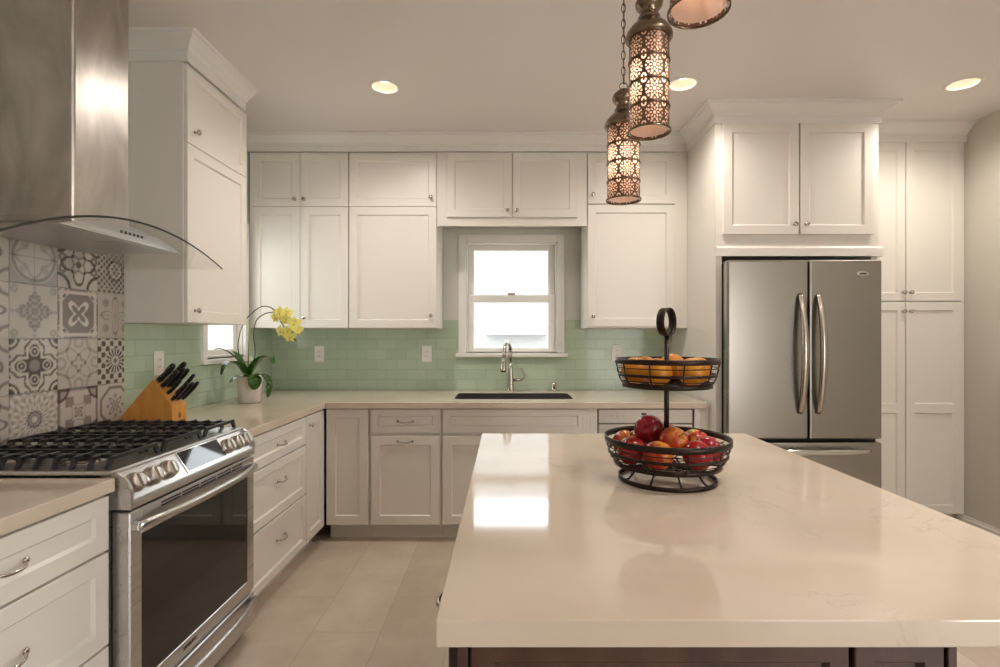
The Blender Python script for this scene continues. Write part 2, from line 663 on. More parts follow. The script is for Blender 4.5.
# tiles
TZ = 1.465
b = MB()
b.box(XL + 0.001, W1[0] - 0.03, YB - 0.01, YB, 0.90, TZ).box(W1[1] + 0.03, 1.318, YB - 0.01, YB, 0.90, TZ)
b.box(W1[0] - 0.03, W1[1] + 0.03, YB - 0.01, YB, 0.90, 1.19)
struct(b.build('wall_tile_back', M['tile_back']))
b = MB()
b.box(XL, XL + 0.01, 2.531, W2[0] - 0.03, 0.90, TZ).box(XL, XL + 0.01, W2[1] + 0.03, YB, 0.90, TZ)
b.box(XL, XL + 0.01, W2[0] - 0.03, W2[1] + 0.03, 0.90, 1.19)
struct(b.build('wall_tile_left', M['tile_left']))

# patterned range tiles: one mesh, colours computed per vertex
def sst(a, b, x):
    t = max(0, min(1, (x - a) / (b - a)))
    return t * t * (3 - 2 * t)
def band(x, c, w, s=0.03): return 1 - sst(w, w + s, abs(x - c))
def disc(x, r, s=0.04): return 1 - sst(r, r + s, x)


def tile_pat(col, row, u, v):
    """darkness 0..1 of the printed motif at u,v in -1..1"""
    r, th = math.hypot(u, v), math.atan2(v, u)
    au, av = abs(u), abs(v)
    mx_, mn = max(au, av), min(au, av)
    d1 = (au + av)
    k = (col * 7 + row * 3) % 12
    cor = math.hypot(1 - au, 1 - av)
    if (col, row) == (1, 0):      # ring of lobes with cross
        d = 0.35 * sst(0.92, 1.0, r) + 0.55 * band(r, 0.86, 0.05) + 0.3 * band(r, 0.6 + 0.14 * math.cos(4 * th), 0.05)
        d += 0.35 * band(mn, 0, 0.015) + 0.25 * disc(math.hypot(au - .45, av - .45), 0.12) + 0.12
        return d
    if (col, row) == (2, 0):
        d = 0.8 * band(r, 0.62 + 0.2 * math.cos(4 * th), 0.045) + 0.5 * band(r, 0.32 + 0.1 * math.cos(4 * th + PI), 0.05)
        d += 0.8 * band(cor, 0.55, 0.05) + 0.7 * disc(r, 0.12) + 0.6 * band(math.hypot(au - .78, av - .22), 0.13, 0.05) + .2
        return d
    if (col, row) == (3, 0):
        d = 0.55 + 0.35 * (1 if math.sin(22 * u) * math.sin(22 * v) > .1 else -.6) + 0.4 * band(r, 0.42, 0.04) - 0.3 * band(r, 0.3, 0.05)
        return d
    if (col, row) == (1, 1):      # small lacy cross on cream
        R = 0.52 + 0.16 * math.cos(4 * th) + 0.05 * math.cos(16 * th)
        d = 0.75 * disc(r, R - 0.05) * (0.55 + 0.45 * math.sin(26 * au) * math.sin(26 * av)) + 0.5 * band(r, R, 0.03)
        d += 0.35 * band(math.hypot(au - .8, av - .8), 0.1, 0.04) + 0.3 * disc(math.hypot(mx_ - .88, mn), 0.06) + 0.06
        return d
    if (col, row) == (2, 1):      # dark field, pale knot, corner discs
        d = 0.8
        q = disc(cor, 0.52)
        d = d * (1 - q) + q * (0.25 + 0.5 * band(cor, 0.42, 0.03) + 0.5 * disc(abs(math.sin(14 * au) * math.sin(14 * av)), .12))
        kn = band(r, 0.36 + 0.2 * math.cos(4 * (th + PI / 4)), 0.085)
        d = d * (1 - kn) + 0.14 * kn
        d = d * (1 - disc(r, .1)) + .8 * disc(r, .1)
        d = d * (1 - band(mx_, .84, .05)) + 0.2 * band(mx_, .84, .05)
        return d
    if (col, row) == (3, 1):
        d = 0.12 + 0.4 * band(r, 0.45 + 0.35 * math.cos(4 * th), 0.04) + 0.35 * disc(math.hypot(au - .55, av - .55), 0.16) + .2 * band(mn, 0, .02)
        return d
    if (col, row) == (1, 2):      # dark ornate with medallions
        R = 0.62 + 0.22 * math.cos(4 * th)
        d = 0.12 + 0.85 * disc(r, R - 0.06)
        m_ = math.hypot(mx_ - .52, mn)
        d = d * (1 - disc(m_, .17)) + disc(m_, .17) * (.15 + .8 * band(m_, .09, .03))
        d += 0.75 * band(r, R + 0.2 + .06 * math.cos(12 * th), 0.04) + 0.85 * disc(cor, 0.2) + .8 * band(cor, .36, .03)
        d += 0.55 * (1 if (au > .9 or av > .9) and math.sin(22 * mn) > .2 else 0)
        d = d * (1 - .3 * disc(r, .2))
        return d
    if (col, row) == (2, 2):
        d = 0.24 + 0.3 * band(r, 0.55 + 0.22 * math.cos(4 * (th + PI / 4)), 0.035) + 0.35 * band(r, 0.25 + 0.08 * math.cos(4 * th), 0.05)
        d += 0.28 * band(cor, 0.6, 0.04) + 0.25 * band(math.hypot(mx_ - .85, mn), .2, .04)
        return d
    if (col, row) == (3, 2):      # black and white star rosette
        st = 0.5 + 0.5 * math.cos(16 * th)
        d = 0.95 * (1 if st > 0.45 else 0) * sst(.2, .24, r) * disc(r, 0.52) + 0.8 * disc(r, .08)
        if r > .56:
            d += 0.9 * (1 if math.sin(13 * u + 1) * math.sin(13 * v + 1) > 0.12 else 0)
        return 0.08 + d
    if (col, row) == (1, 3):      # grey sunburst
        d = 0.34 + 0.16 * math.cos(24 * th) * sst(.3, .4, r) + 0.16 * math.cos(20 * r + 2 * math.cos(12 * th)) * sst(.3, .4, r) + 0.5 * band(r, 0.27 + .03 * math.cos(12 * th), 0.03)
        d += 0.35 * band(r, .15, .03) - .2 * disc(r, .1)
        return d
    if (col, row) == (2, 3):      # concave star over square
        d = 0.14
        c = mx_ + .55 * mn
        d += .75 * band(math.hypot(au - 1, av - 1), .5, .04) + .3 * disc(math.hypot(au - 1, av - 1), .45)
        sq = 1 if .33 < mx_ < .66 and mn > .16 * (1 + mx_) else 0
        d += .5 * sq
        s2 = disc(mx_, .2, .02)
        d += s2 * (.3 + .35 * math.cos(4 * th) * math.sin(20 * r)) + .3 * band(mx_ , .33, .012, .02)
        if mx_ > .88: d += .5
        return d
    if (col, row) == (3, 3):      # octagon with flower
        oc = max(mx_, d1 * .72)
        d = .14 + .6 * band(oc, .82, .05)
        d += .65 * band(r, 0.34 + 0.13 * math.cos(8 * th), 0.035) + .5 * disc(r, .2) * (.6 + .4 * math.cos(8 * th))
        return d
    n, a = 4 + 4 * (k % 2), 0.35 + 0.05 * (k % 5)
    return 0.15 + 0.6 * band(r, a + 0.2 + 0.15 * math.cos(n * th), 0.05) + 0.5 * band(cor, 0.45, 0.05) + 0.5 * disc(r, a * .5)


def tile_panel():
    G = 44
    tw, thh = 0.2115, 0.2125
    y_lines = [2.367 - tw * i for i in range(5, -1, -1)] + [2.531]
    z_top = 1.749
    bm = bmesh.new()
    lay = bm.verts.layers.float_color.new('tile_print')
    x = XL + 0.012
    g = 0.0012
    for ci in range(len(y_lines) - 1):
        y0 = y_lines[ci]
        y1 = y_lines[ci + 1]
        col = ci - 3 + 1     # column 1 starts at y=1.944
        for row in range(-1, 4):
            z1 = z_top - row * thh
            z0 = z1 - thh
            grid = []
            tone = 0.92 + 0.08 * math.sin(col * 3.1 + row * 1.7)
            for i in range(G + 1):
                line = []
                for j in range(G + 1):
                    y = y0 + g + (y1 - y0 - 2 * g) * i / G
                    z = z0 + g + (z1 - z0 - 2 * g) * j / G
                    u = (y - y0) / tw * 2 - 1
                    v = (z - z0) / thh * 2 - 1
                    d = max(0, min(1, tile_pat(col, row, u, v)))
                    vt = bm.verts.new((x, y, z))
                    A = srgb(212, 202, 191)
                    B = srgb(90, 80, 76)
                    vt[lay] = tuple((A[k] * (1 - d) + B[k] * d) * tone for k in range(3)) + (1,)
                    line.append(vt)
                grid.append(line)
            for i in range(G):
                for j in range(G):
                    bm.faces.new((grid[i][j], grid[i + 1][j], grid[i + 1][j + 1], grid[i][j + 1]))
            # rim of the tile down to the bed
            bd = [grid[i][0] for i in range(G + 1)] + [grid[G][j] for j in range(1, G + 1)] + [grid[i][G] for i in range(G - 1, -1, -1)] + [grid[0][j] for j in range(G - 1, 0, -1)]
            low = []
            for q in bd:
                nv = bm.verts.new((x - 0.011, q.co.y, q.co.z))
                nv[lay] = srgb(190, 184, 176)
                low.append(nv)
            for k in range(len(bd)):
                k2 = (k + 1) % len(bd)
                bm.faces.new((bd[k], low[k], low[k2], bd[k2]))
    bmesh.ops.recalc_face_normals(bm, faces=bm.faces)
    me = bpy.data.meshes.new('wall_tile_range')
    bm.to_mesh(me)
    bm.free()
    m = mat('patterned_cement_tile', srgb(200, 190, 180), 0.16)
    t = NT(m)
    at_ = t.n('ShaderNodeVertexColor')
    at_.layer_name = 'tile_print'
    t.l(at_.outputs[0], t.b.inputs['Base Color'])
    me.materials.append(m)
    o = bpy.data.objects.new('wall_tile_range', me)
    COL.objects.link(o)
    return struct(o)


tile_panel()

# ------------------------------------------------------------------ windows
def window_sink():
    b = MB()
    cz0, cz1 = 1.2025, 2.141
    x0, x1 = -0.3765, 0.464
    cw = 0.055
    for (a, c, d, e) in ((x0, x0 + cw, cz0, cz1), (x1 - cw, x1, cz0, cz1), (x0 + cw, x1 - cw, cz1 - cw, cz1)):
        b.box(a, c, YB - 0.024, YB + 0.002, d, e, 0.003)
    # jamb lining
    b.box(x0 + cw - 0.012, x0 + cw + 0.012, YB, YB + T, cz0, cz1 - cw).box(x1 - cw - 0.012, x1 - cw + 0.012, YB, YB + T, cz0, cz1 - cw)
    b.box(x0 + cw, x1 - cw, YB, YB + T, cz1 - cw - 0.012, cz1 - cw + 0.01).box(x0 + cw, x1 - cw, YB, YB + T, cz0 - 0.01, cz0 + 0.008)
    o = struct(b.build('window_1', M['trim']))
    ORG[o.name] = Vector()
    MB().box(x0 - 0.02, x1 + 0.025, YB - 0.05, YB + 0.02, 1.171, cz0, 0.004, 2).build('window_sill', M['trim'], o)
    def sash(y, z0, z1, zt, zb, name):
        s = MB()
        gx0, gx1 = -0.258, 0.340
        ox0, ox1 = x0 + cw + 0.014, x1 - cw - 0.014
        s.box(ox0, gx0, y, y + 0.035, z0, z1, 0.003).box(gx1, ox1, y, y + 0.035, z0, z1, 0.003)
        s.box(gx0, gx1, y, y + 0.035, zt, z1, 0.003).box(gx0, gx1, y, y + 0.035, z0, zb, 0.003)
        so = s.build(name, M['trim'], o)
        MB().box(gx0, gx1, y + 0.015, y + 0.019, zb, zt).build('glass_pane', M['pane'], so)
        return so
    sash(YB + 0.075, 1.615, cz1 - cw - 0.012, 2.030, 1.668, 'upper_sash')
    ls = sash(YB + 0.036, cz0 + 0.008, 1.668, 1.607, 1.242, 'lower_sash')
    MB().box(0.01, 0.075, YB + 0.03, YB + 0.055, 1.668, 1.683, 0.003).build('sash_lock', M['nickel'], ls)


window_sink()


def window_side():
    b = MB()
    y0, y1, cz0, cz1, cw = 3.173, 3.742, 1.19, 2.141, 0.05
    X = XL
    b.box(X - 0.002, X + 0.024, y0, y0 + cw, cz0, cz1, 0.003).box(X - 0.002, X + 0.024, y1 - cw, y1, cz0, cz1, 0.003)
    b.box(X - 0.002, X + 0.024, y0 + cw, y1 - cw, cz1 - cw, cz1, 0.003)
    b.box(X - T, X, y0 + cw - 0.012, y0 + cw + 0.01, cz0, cz1 - cw).box(X - T, X, y1 - cw - 0.01, y1 - cw + 0.012, cz0, cz1 - cw)
    b.box(X - T, X, y0 + cw, y1 - cw, cz0 - 0.01, cz0 + 0.008)
    o = struct(b.build('window_2', M['trim']))
    MB().box(X - 0.02, X + 0.04, y0 - 0.02, y1 + 0.02, 1.160, cz0, 0.004, 2).build('window_sill', M['trim'], o)
    for (nm, xx, z0, z1) in (('upper_sash', X - 0.11, 1.64, cz1 - cw), ('lower_sash', X - 0.07, cz0 + 0.008, 1.69)):
        s = MB()
        a, c = y0 + cw + 0.012, y1 - cw - 0.012
        fw = 0.05
        s.box(xx, xx + 0.035, a, a + fw, z0, z1, 0.003).box(xx, xx + 0.035, c - fw, c, z0, z1, 0.003)
        s.box(xx, xx + 0.035, a + fw, c - fw, z0, z0 + fw, 0.003).box(xx, xx + 0.035, a + fw, c - fw, z1 - fw, z1, 0.003)
        so = s.build(nm, M['trim'], o)
        MB().box(xx + 0.015, xx + 0.019, a + fw, c - fw, z0 + fw, z1 - fw).build('glass_pane', M['pane'], so)


window_side()

# outside: the neighbouring stucco walls seen through the glass, and paving
b = MB().box(-4.5, 4.5, 6.4, 6.6, -0.3, 2.5).box(-0.25, 0.50, 6.25, 6.42, 1.36, 1.52)
struct(b.build('wall_outside_back', M['ext']))
struct(MB().box(-3.9, -3.7, 1.0, 6.3, -0.3, 0.9).build('wall_outside_left', M['ext']))
struct(MB().box(-3, 5, -5.0, -4.8, -0.3, 3.0).build('wall_outside_rear', M['ext']))
struct(MB().box(-4.5, 4.5, YB + T + 0.01, 6.6, -0.4, -0.3).build('ground_outside', M['ground']))

# ------------------------------------------------------------------ crown mouldings
def sweep(name, path, prof, m):
    """path in XY, profile (out, z); out is to the right of travel, mitred corners"""
    P = [Vector((p[0], p[1])) for p in path]
    n = len(P)
    dirs = [(P[i + 1] - P[i]).normalized() for i in range(n - 1)]
    rt = [Vector((d.y, -d.x)) for d in dirs]
    rows = []
    for i in range(n):
        if i == 0: mv = rt[0]
        elif i == n - 1: mv = rt[-1]
        else:
            s = rt[i - 1] + rt[i]
            mv = s / (1 + rt[i - 1].dot(rt[i]))
        rows.append([(P[i].x + mv.x * o, P[i].y + mv.y * o, z) for o, z in prof])
    k = len(prof)
    verts = [v for r in rows for v in r]
    faces = []
    for i in range(n - 1):
        for j in range(k):
            j2 = (j + 1) % k
            faces.append((i * k + j, i * k + j2, (i + 1) * k + j2, (i + 1) * k + j))
    faces.append(tuple(range(k)))
    faces.append(tuple((n - 1) * k + j for j in range(k))[::-1])
    return MB().raw(verts, faces).build(name, m)


CZ = 2.672
crown = [(-0.002, CZ), (0.010, CZ), (0.010, CZ + 0.046), (0.018, CZ + 0.050), (0.020, CZ + 0.058), (0.028, CZ + 0.066), (0.042, CZ + 0.076),
         (0.058, CZ + 0.090), (0.068, CZ + 0.096), (0.070, CZ + 0.102), (0.084, CZ + 0.104), (0.086, H), (-0.002, H)]
struct(sweep('trim_1', [(XL, 2.535), (-1.556, 2.535), (-1.556, 3.09)], crown, M['trim']))
struct(sweep('trim_2', [(XL, 3.768), (1.318, 3.768), (1.318, 3.27), (2.346, 3.27), (2.346, 3.586), (XR, 3.586)], crown, M['trim']))

# ------------------------------------------------------------------ cabinets
class Face:
    """face plane: 'B' faces -Y (u = x), 'L' faces +X (u = y). P(u, z, out) gives a world point"""
    def __init__(self, kind, pos): self.k, self.p = kind, pos
    def P(self, u, z, w):
        return Vector((u, self.p - w, z)) if self.k == 'B' else Vector((self.p + w, u, z))
    def n(self): return Vector((0, -1, 0)) if self.k == 'B' else Vector((1, 0, 0))


def front(face, u0, u1, z0, z1, parent, name='door', fr=0.056, t=0.02, m=None, rail=None):
    """shaker front with a recessed panel; face.p is the outer plane, the back lies t behind"""
    g = 0.0016
    u0 += g; u1 -= g; z0 += g; z1 -= g
    fr = min(fr, (u1 - u0) * .28, (z1 - z0) * .3)
    verts, faces = [], []
    def rect(a0, a1, b0, b1, wv):
        i = len(verts)
        verts.extend([face.P(a0, b0, wv), face.P(a1, b0, wv), face.P(a1, b1, wv), face.P(a0, b1, wv)])
        return [i, i + 1, i + 2, i + 3]
    c = 0.002
    back = rect(u0, u1, z0, z1, -t)
    e1 = rect(u0, u1, z0, z1, -c)
    e2 = rect(u0 + c, u1 - c, z0 + c, z1 - c, 0)
    def br(A, B):
        for k in range(4): faces.append((A[k], A[(k + 1) % 4], B[(k + 1) % 4], B[k]))
    br(back, e1); br(e1, e2)
    faces.append(tuple(back[::-1]))
    if rail is None:
        opens = [(z0 + fr, z1 - fr)]
    else: opens = [(z0 + fr, rail[0]), (rail[1], z1 - fr)]
    # front frame as strips
    def quad(a0, a1, b0, b1):
        i = rect(a0, a1, b0, b1, 0)
        faces.append(tuple(i))
    zs = [z0 + c] + [q for op in opens for q in op] + [z1 - c]
    quad(u0 + c, u0 + fr, z0 + c, z1 - c)
    quad(u1 - fr, u1 - c, z0 + c, z1 - c)
    for k in range(0, len(zs), 2):
        quad(u0 + fr, u1 - fr, zs[k], zs[k + 1])
    for (a, b_) in opens:
        i1 = rect(u0 + fr, u1 - fr, a, b_, 0)
        i2 = rect(u0 + fr + 0.007, u1 - fr - 0.007, a + 0.007, b_ - 0.007, -0.010)
        br(i1, i2)
        faces.append(tuple(i2))
    return MB().raw(verts, faces).build(name, m or M['white'], parent)


def knob(face, u, z, parent, name='knob'):
    prof = [(0, -0.001), (0.009, -0.001), (0.008, 0.002), (0.005, 0.005), (0.0045, 0.014), (0.010, 0.017), (0.0145, 0.021), (0.0145, 0.025), (0.010, 0.029), (0, 0.030)]
    return MB().lathe(prof, face.P(u, z, 0), face.n(), 20).build(name, M['nickel'], parent)


def pull(face, u, z, parent, L=0.096, h=0.026, r=0.0042):
    pts = []
    for k in range(13):
        s = k / 12 * 2 - 1
        wv = h * (1 - abs(s) ** 2.6) - 0.002
        pts.append(face.P(u + s * L / 2, z - 0.006 * (1 - s * s), wv))
    b = MB().tube(pts, r, 8)
    for s in (-1, 1):
        b.lathe([(0, 0), (0.009, 0), (0.0085, 0.003), (0.004, 0.006), (0, 0.006)], face.P(u + s * L / 2, z, -0.0005), face.n(), 14)
    return b.build('pull_handle', M['nickel'], parent)


def carcass(x0, x1, y0, y1, z0, z1, parent, name='body', m=None):
    return MB().box(x0, x1, y0, y1, z0, z1).build(name, m or M['white'], parent)


BASE_TOP, TOE = 0.868, 0.105
FU = Face('B', 3.768)           # back uppers, door plane
yb = YB - 0.011
UB, UT, UM = 1.395, 2.665, 2.275
# four-door cabinet in the corner
A0, A1, A2 = -1.842, -1.493, -1.143
t = thing('wall_cabinet', (A1, 4.0, UB), 'four-door white wall cabinet in the back left corner above the orchid', 'cabinet')
carcass(XL + 0.012, A2, 3.788, yb, UB, H - 0.002, t)
MB().box(XL + 0.012, A0, 3.772, 3.79, UB, CZ + 0.01).build('filler_strip', M['white'], t)
for (u0, u1, z0, z1, ku, kz) in ((A0, A1, UM, UT, A1 - 0.033, UM + 0.05), (A1, A2, UM, UT, A1 + 0.033, UM + 0.05),
                                 (A0, A1, UB, UM, None, None), (A1, A2, UB, UM, A1 + 0.033, UB + 0.075)):
    d = front(FU, u0, u1, z0, z1, t)
    if ku is not None: knob(FU, ku, kz, d)
# two-door column left of the window
B0, B1 = -1.138, -0.502
t = thing('wall_cabinet', (-0.82, 4.0, UB), 'white wall cabinet with one wide door above another, left of the sink window', 'cabinet')
carcass(B0, B1, 3.788, yb, UB, H - 0.002, t)
for (z0, z1, kz) in ((UM, UT, UM + 0.062), (UB, UM, UB + 0.09)):
    d = front(FU, B0, B1, z0, z1, t)
    knob(FU, B1 - 0.04, kz, d)
# bridge cabinet over the window
t = thing('wall_cabinet', (0.04, 4.0, 2.138), 'short white two-door wall cabinet directly over the sink window', 'cabinet')
carcass(B1 + 0.001, 0.589, 3.789, yb, 2.20, H - 0.002, t)
MB().box(B1 + 0.001, 0.589, 3.780, 3.800, 2.138, CZ + 0.02).build('face_frame', M['white'], t)
FB = Face('B', 3.762)
for (u0, u1, ku) in ((-0.43, 0.044, 0.012), (0.047, 0.520, 0.079)):
    d = front(FB, u0, u1, 2.196, UT, t)
    knob(FB, ku, 2.243, d)
# right of the window
C0, C1 = 0.592, 1.222
t = thing('wall_cabinet', (0.9, 4.0, UB), 'white wall cabinet with one wide door above another, right of the sink window', 'cabinet')
carcass(C0, 1.316, 3.788, yb, UB, H - 0.002, t)
MB().box(C1, 1.316, 3.774, 3.79, UB, CZ + 0.01).build('filler_strip', M['white'], t)
for (z0, z1, kz) in ((2.295, 2.685, 2.36), (UB + 0.01, 2.29, UB + 0.085)):
    d = front(FU, C0, C1, z0, min(z1, UT), t)
    knob(FU, C0 + 0.036, kz, d)
# left wall upper
FL = Face('L', -1.556)
t = thing('wall_cabinet', (-1.72, 2.86, 1.40), 'white wall cabinet beside the range hood on the patterned tile side', 'cabinet')
carcass(XL + 0.002, -1.576, 2.535, 3.124, 1.40, H - 0.002, t)
for (z0, z1, kz) in ((2.283, UT + 0.003, 2.352), (1.40, 2.283, 1.462)):
    d = front(FL, 2.540, 3.124, z0, z1, t)
    knob(FL, 2.60, kz, d)

# fridge surround
FF = Face('B', 3.27)
t = thing('refrigerator_cabinet', (1.83, 3.7, 0), 'tall white cabinet surround with two doors above the steel refrigerator', 'cabinet')
MB().box(1.318, 1.356, 3.288, yb, 0, H - 0.002).box(2.308, 2.346, 3.288, yb, 0, H - 0.002).build('side_panel', M['white'], t)
carcass(1.357, 2.307, 3.29, yb, 1.845, H - 0.002, t)
MB().box(1.318, 2.346, 3.274, 3.289, 1.90, CZ + 0.01).build('face_frame', M['white'], t)
MB().poly([(3.289, 1.838), (3.262, 1.838), (3.262, 1.888), (3.272, 1.900), (3.289, 1.900)], 'x', 1.322, 2.364).build('apron_moulding', M['white'], t)
MB().box(1.318, 1.357, 3.270, 3.288, 0, 1.838).build('edge_strip', M['white'], t)
FF2 = Face('B', 3.254)
for (u0, u1, ku) in ((1.358, 1.836, 1.803), (1.842, 2.303, 1.875)):
    d = front(FF2, u0, u1, 1.9715, UT + 0.006, t)
    knob(FF2, ku, 2.035, d)

# pantry
FP = Face('B', 3.586)
t = thing('pantry_cabinet', (2.76, 3.9, 0), 'tall white pantry cabinet with four doors against the right wall', 'cabinet')
carcass(2.350, 3.166, 3.606, yb, TOE, H - 0.002, t)
MB().box(2.350, 3.166, 3.68, yb, 0, TOE).build('toe_kick', M['white'], t)
MB().box(3.144, 3.167, 3.594, 3.606, TOE, CZ + 0.01).build('filler_strip', M['white'], t)
for (u0, u1, ku) in ((2.372, 2.757, 2.735), (2.759, 3.144, 2.785)):
    d = front(FP, u0, u1, 1.577, UT + 0.01, t)
    knob(FP, ku, 1.637, d)
    d = front(FP, u0, u1, TOE + 0.005, 1.573, t, rail=(0.806, 0.868))
    knob(FP, ku, 1.508, d)

# base cabinets, back run
FK = Face('B', 3.366)
ZD, ZD2 = 0.707, 0.689
def base_back(x0, x1, label, yfront=3.386):
    t = thing('base_cabinet', ((x0 + x1) / 2, 3.7, 0), label, 'cabinet')
    carcass(x0, x1, yfront, yb, TOE, BASE_TOP, t)
    MB().box(x0, x1, yfront + 0.07, yb, 0, TOE).build('toe_kick', M['white'], t)
    return t
t = base_back(-1.165, -0.888, 'narrow one-door white base cabinet facing the room in the back left corner')
front(FK, -1.165, -0.892, 0.113, 0.864, t)
t = base_back(-0.886, -0.420, 'white base cabinet with a drawer over a pull-out door, left of the sink')
d = front(FK, -0.876, -0.430, ZD, 0.864, t, 'drawer', 0.042)
pull(FK, -0.653, 0.783, d)
d = front(FK, -0.876, -0.430, 0.113, ZD2, t)
pull(FK, -0.653, 0.655, d)
t = thing('base_cabinet', (0.05, 3.7, 0), 'wide white base cabinet with a false drawer front under the sink', 'cabinet')
b = MB().box(-0.418, -0.398, 3.386, yb, TOE, BASE_TOP).box(0.55, 0.594, 3.382, yb, TOE, BASE_TOP).box(-0.398, 0.55, 3.386, yb, TOE, TOE + 0.02).box(-0.398, 0.55, 3.386, 3.40, TOE, BASE_TOP)
b.build('body', M['white'], t)
MB().box(-0.418, 0.57, 3.456, yb, 0, TOE).build('toe_kick', M['white'], t)
front(FK, -0.410, 0.512, ZD, 0.864, t, 'false_drawer_front', 0.042)
for (u0, u1, ku) in ((-0.410, 0.050, 0.018), (0.052, 0.512, 0.084)):
    d = front(FK, u0, u1, 0.113, ZD2, t)
    knob(FK, ku, 0.64, d)
# filler + dishwasher + end filler
t = thing('dishwasher', (0.9, 3.7, 0), 'built-in dishwasher with a pale steel front right of the sink cabinet', 'dishwasher')
MB().box(0.597, 1.216, 3.40, yb - 0.05, 0.10, 0.866).build('tub', M['dark'], t)
MB().box(0.600, 1.210, 3.372, 3.398, 0.770, 0.861, 0.003).build('control_panel', M['steeldw'], t)
MB().box(0.600, 1.210, 3.370, 3.398, 0.12, 0.766, 0.004).build('door', M['steeldw'], t)
MB().box(0.878, 0.912, 3.3705, 3.374, 0.822, 0.838).build('display', M['red_led'], t)
for x in (0.68, 0.72, 0.76, 1.0, 1.04, 1.08): MB().lathe([(0, 0), (0.005, 0), (0.005, 0.001), (0, 0.001)], (x, 3.372, 0.815), (0, -1, 0), 12).build('button', M['steeldw'], t)
MB().box(0.60, 1.21, 3.46, yb - 0.05, 0.0, 0.10).build('toe_kick', M['dark'], t)
t = thing('filler_panel', (1.27, 3.7, 0), 'narrow white filler panel between the dishwasher and the tall cabinet side', 'panel')
MB().box(1.224, 1.316, 3.380, yb, 0, BASE_TOP, 0.001).build('stile', M['white'], t)

# base cabinets, left run
FLB = Face('L', -1.175)
def base_left(y0, y1, label):
    t = thing('base_cabinet', (-1.5, (y0 + y1) / 2, 0), label, 'cabinet')
    carcass(XL + 0.012, -1.195, y0, y1, TOE, BASE_TOP, t)
    MB().box(XL + 0.012, -1.265, y0, y1, 0, TOE).build('toe_kick', M['white'], t)
    return t
t = base_left(2.335, 3.060, 'white three-drawer base cabinet between the range and the corner door')
for (z0, z1, zp) in ((0.700, 0.862, 0.775), (0.411, 0.696, 0.585), (0.108, 0.405, 0.285)):
    d = front(FLB, 2.340, 3.058, z0, z1, t, 'drawer', 0.045)
    pull(FLB, 2.72, zp, d)
t = base_left(3.063, 3.384, 'narrow one-door white base cabinet with a knob at the inner corner')
d = front(FLB, 3.065, 3.362, 0.108, 0.862, t)
knob(FLB, 3.10, 0.805, d)
t = base_left(0.90, 1.545, 'white three-drawer base cabinet on the near side of the range')
for (z0, z1, zp) in ((0.700, 0.862, 0.783), (0.421, 0.696, 0.56), (0.108, 0.417, 0.30)):
    d = front(FLB, 0.905, 1.541, z0, z1, t, 'drawer', 0.05)
    pull(FLB, 1.225, zp, d)

# ------------------------------------------------------------------ countertops
def slab(outline, z0, z1, name, base, label, hole=None):
    bm = bmesh.new()
    ed = []
    def lp(pts):
        vs = [bm.verts.new((p[0], p[1], z1)) for p in pts]
        for i in range(len(vs)): ed.append(bm.edges.new((vs[i], vs[(i + 1) % len(vs)])))
    lp(outline)
    if hole: lp(hole)
    bmesh.ops.triangle_fill(bm, edges=ed, use_beauty=True)
    for f in bm.faces:
        if f.normal.z < 0: f.normal_flip()
    g = bmesh.ops.extrude_face_region(bm, geom=list(bm.faces))
    for v in g['geom']:
        if isinstance(v, bmesh.types.BMVert): v.co.z = z0
    bmesh.ops.recalc_face_normals(bm, faces=bm.faces)
    sharp = [e for e in bm.edges if len(e.link_faces) == 2 and e.calc_face_angle(0) > 1.0]
    bmesh.ops.bevel(bm, geom=sharp, offset=0.003, segments=2, affect='EDGES', profile=0.5)
    me = bpy.data.meshes.new(name)
    base = Vector(base)
    for v in bm.verts: v.co -= base
    bm.to_mesh(me)
    bm.free()
    me.materials.append(M['quartz'])
    o = bpy.data.objects.new(name, me)
    COL.objects.link(o)
    o.location = base
    ORG[o.name] = base
    return tag(o, label, 'countertop')


def rrect(x0, x1, y0, y1, r, n=5):
    pts = []
    for (cx, cy, a) in ((x1 - r, y0 + r, -PI / 2), (x1 - r, y1 - r, 0), (x0 + r, y1 - r, PI / 2), (x0 + r, y0 + r, PI)):
        for k in range(n + 1):
            pts.append((cx + r * math.cos(a + k / n * PI / 2), cy + r * math.sin(a + k / n * PI / 2)))
    return pts


SINK = (-0.355, 0.46, 3.52, 3.92)
slab([(XL + 0.012, 2.330), (-1.165, 2.330), (-1.165, 3.337), (1.293, 3.337), (1.293, YB - 0.011), (XL + 0.012, YB - 0.011)], 0.870, 0.91,
     'countertop', (-0.5, 3.7, 0.87), 'L-shaped cream quartz countertop along the back wall and around the sink', rrect(*SINK, 0.03))
slab([(XL + 0.014, 0.85), (-1.165, 0.85), (-1.165, 1.551), (XL + 0.014, 1.551)], 0.870, 0.91, 'countertop', (-1.5, 1.2, 0.87),
     'short cream quartz countertop on the near side of the range')
slab([(-0.105, 0.772), (1.043, 0.772), (1.043, 2.268), (-0.105, 2.268)], 0.868, 0.91, 'island_countertop', (0.47, 1.5, 0.868),
     'large glossy cream quartz slab on the dark island, under the fruit basket')

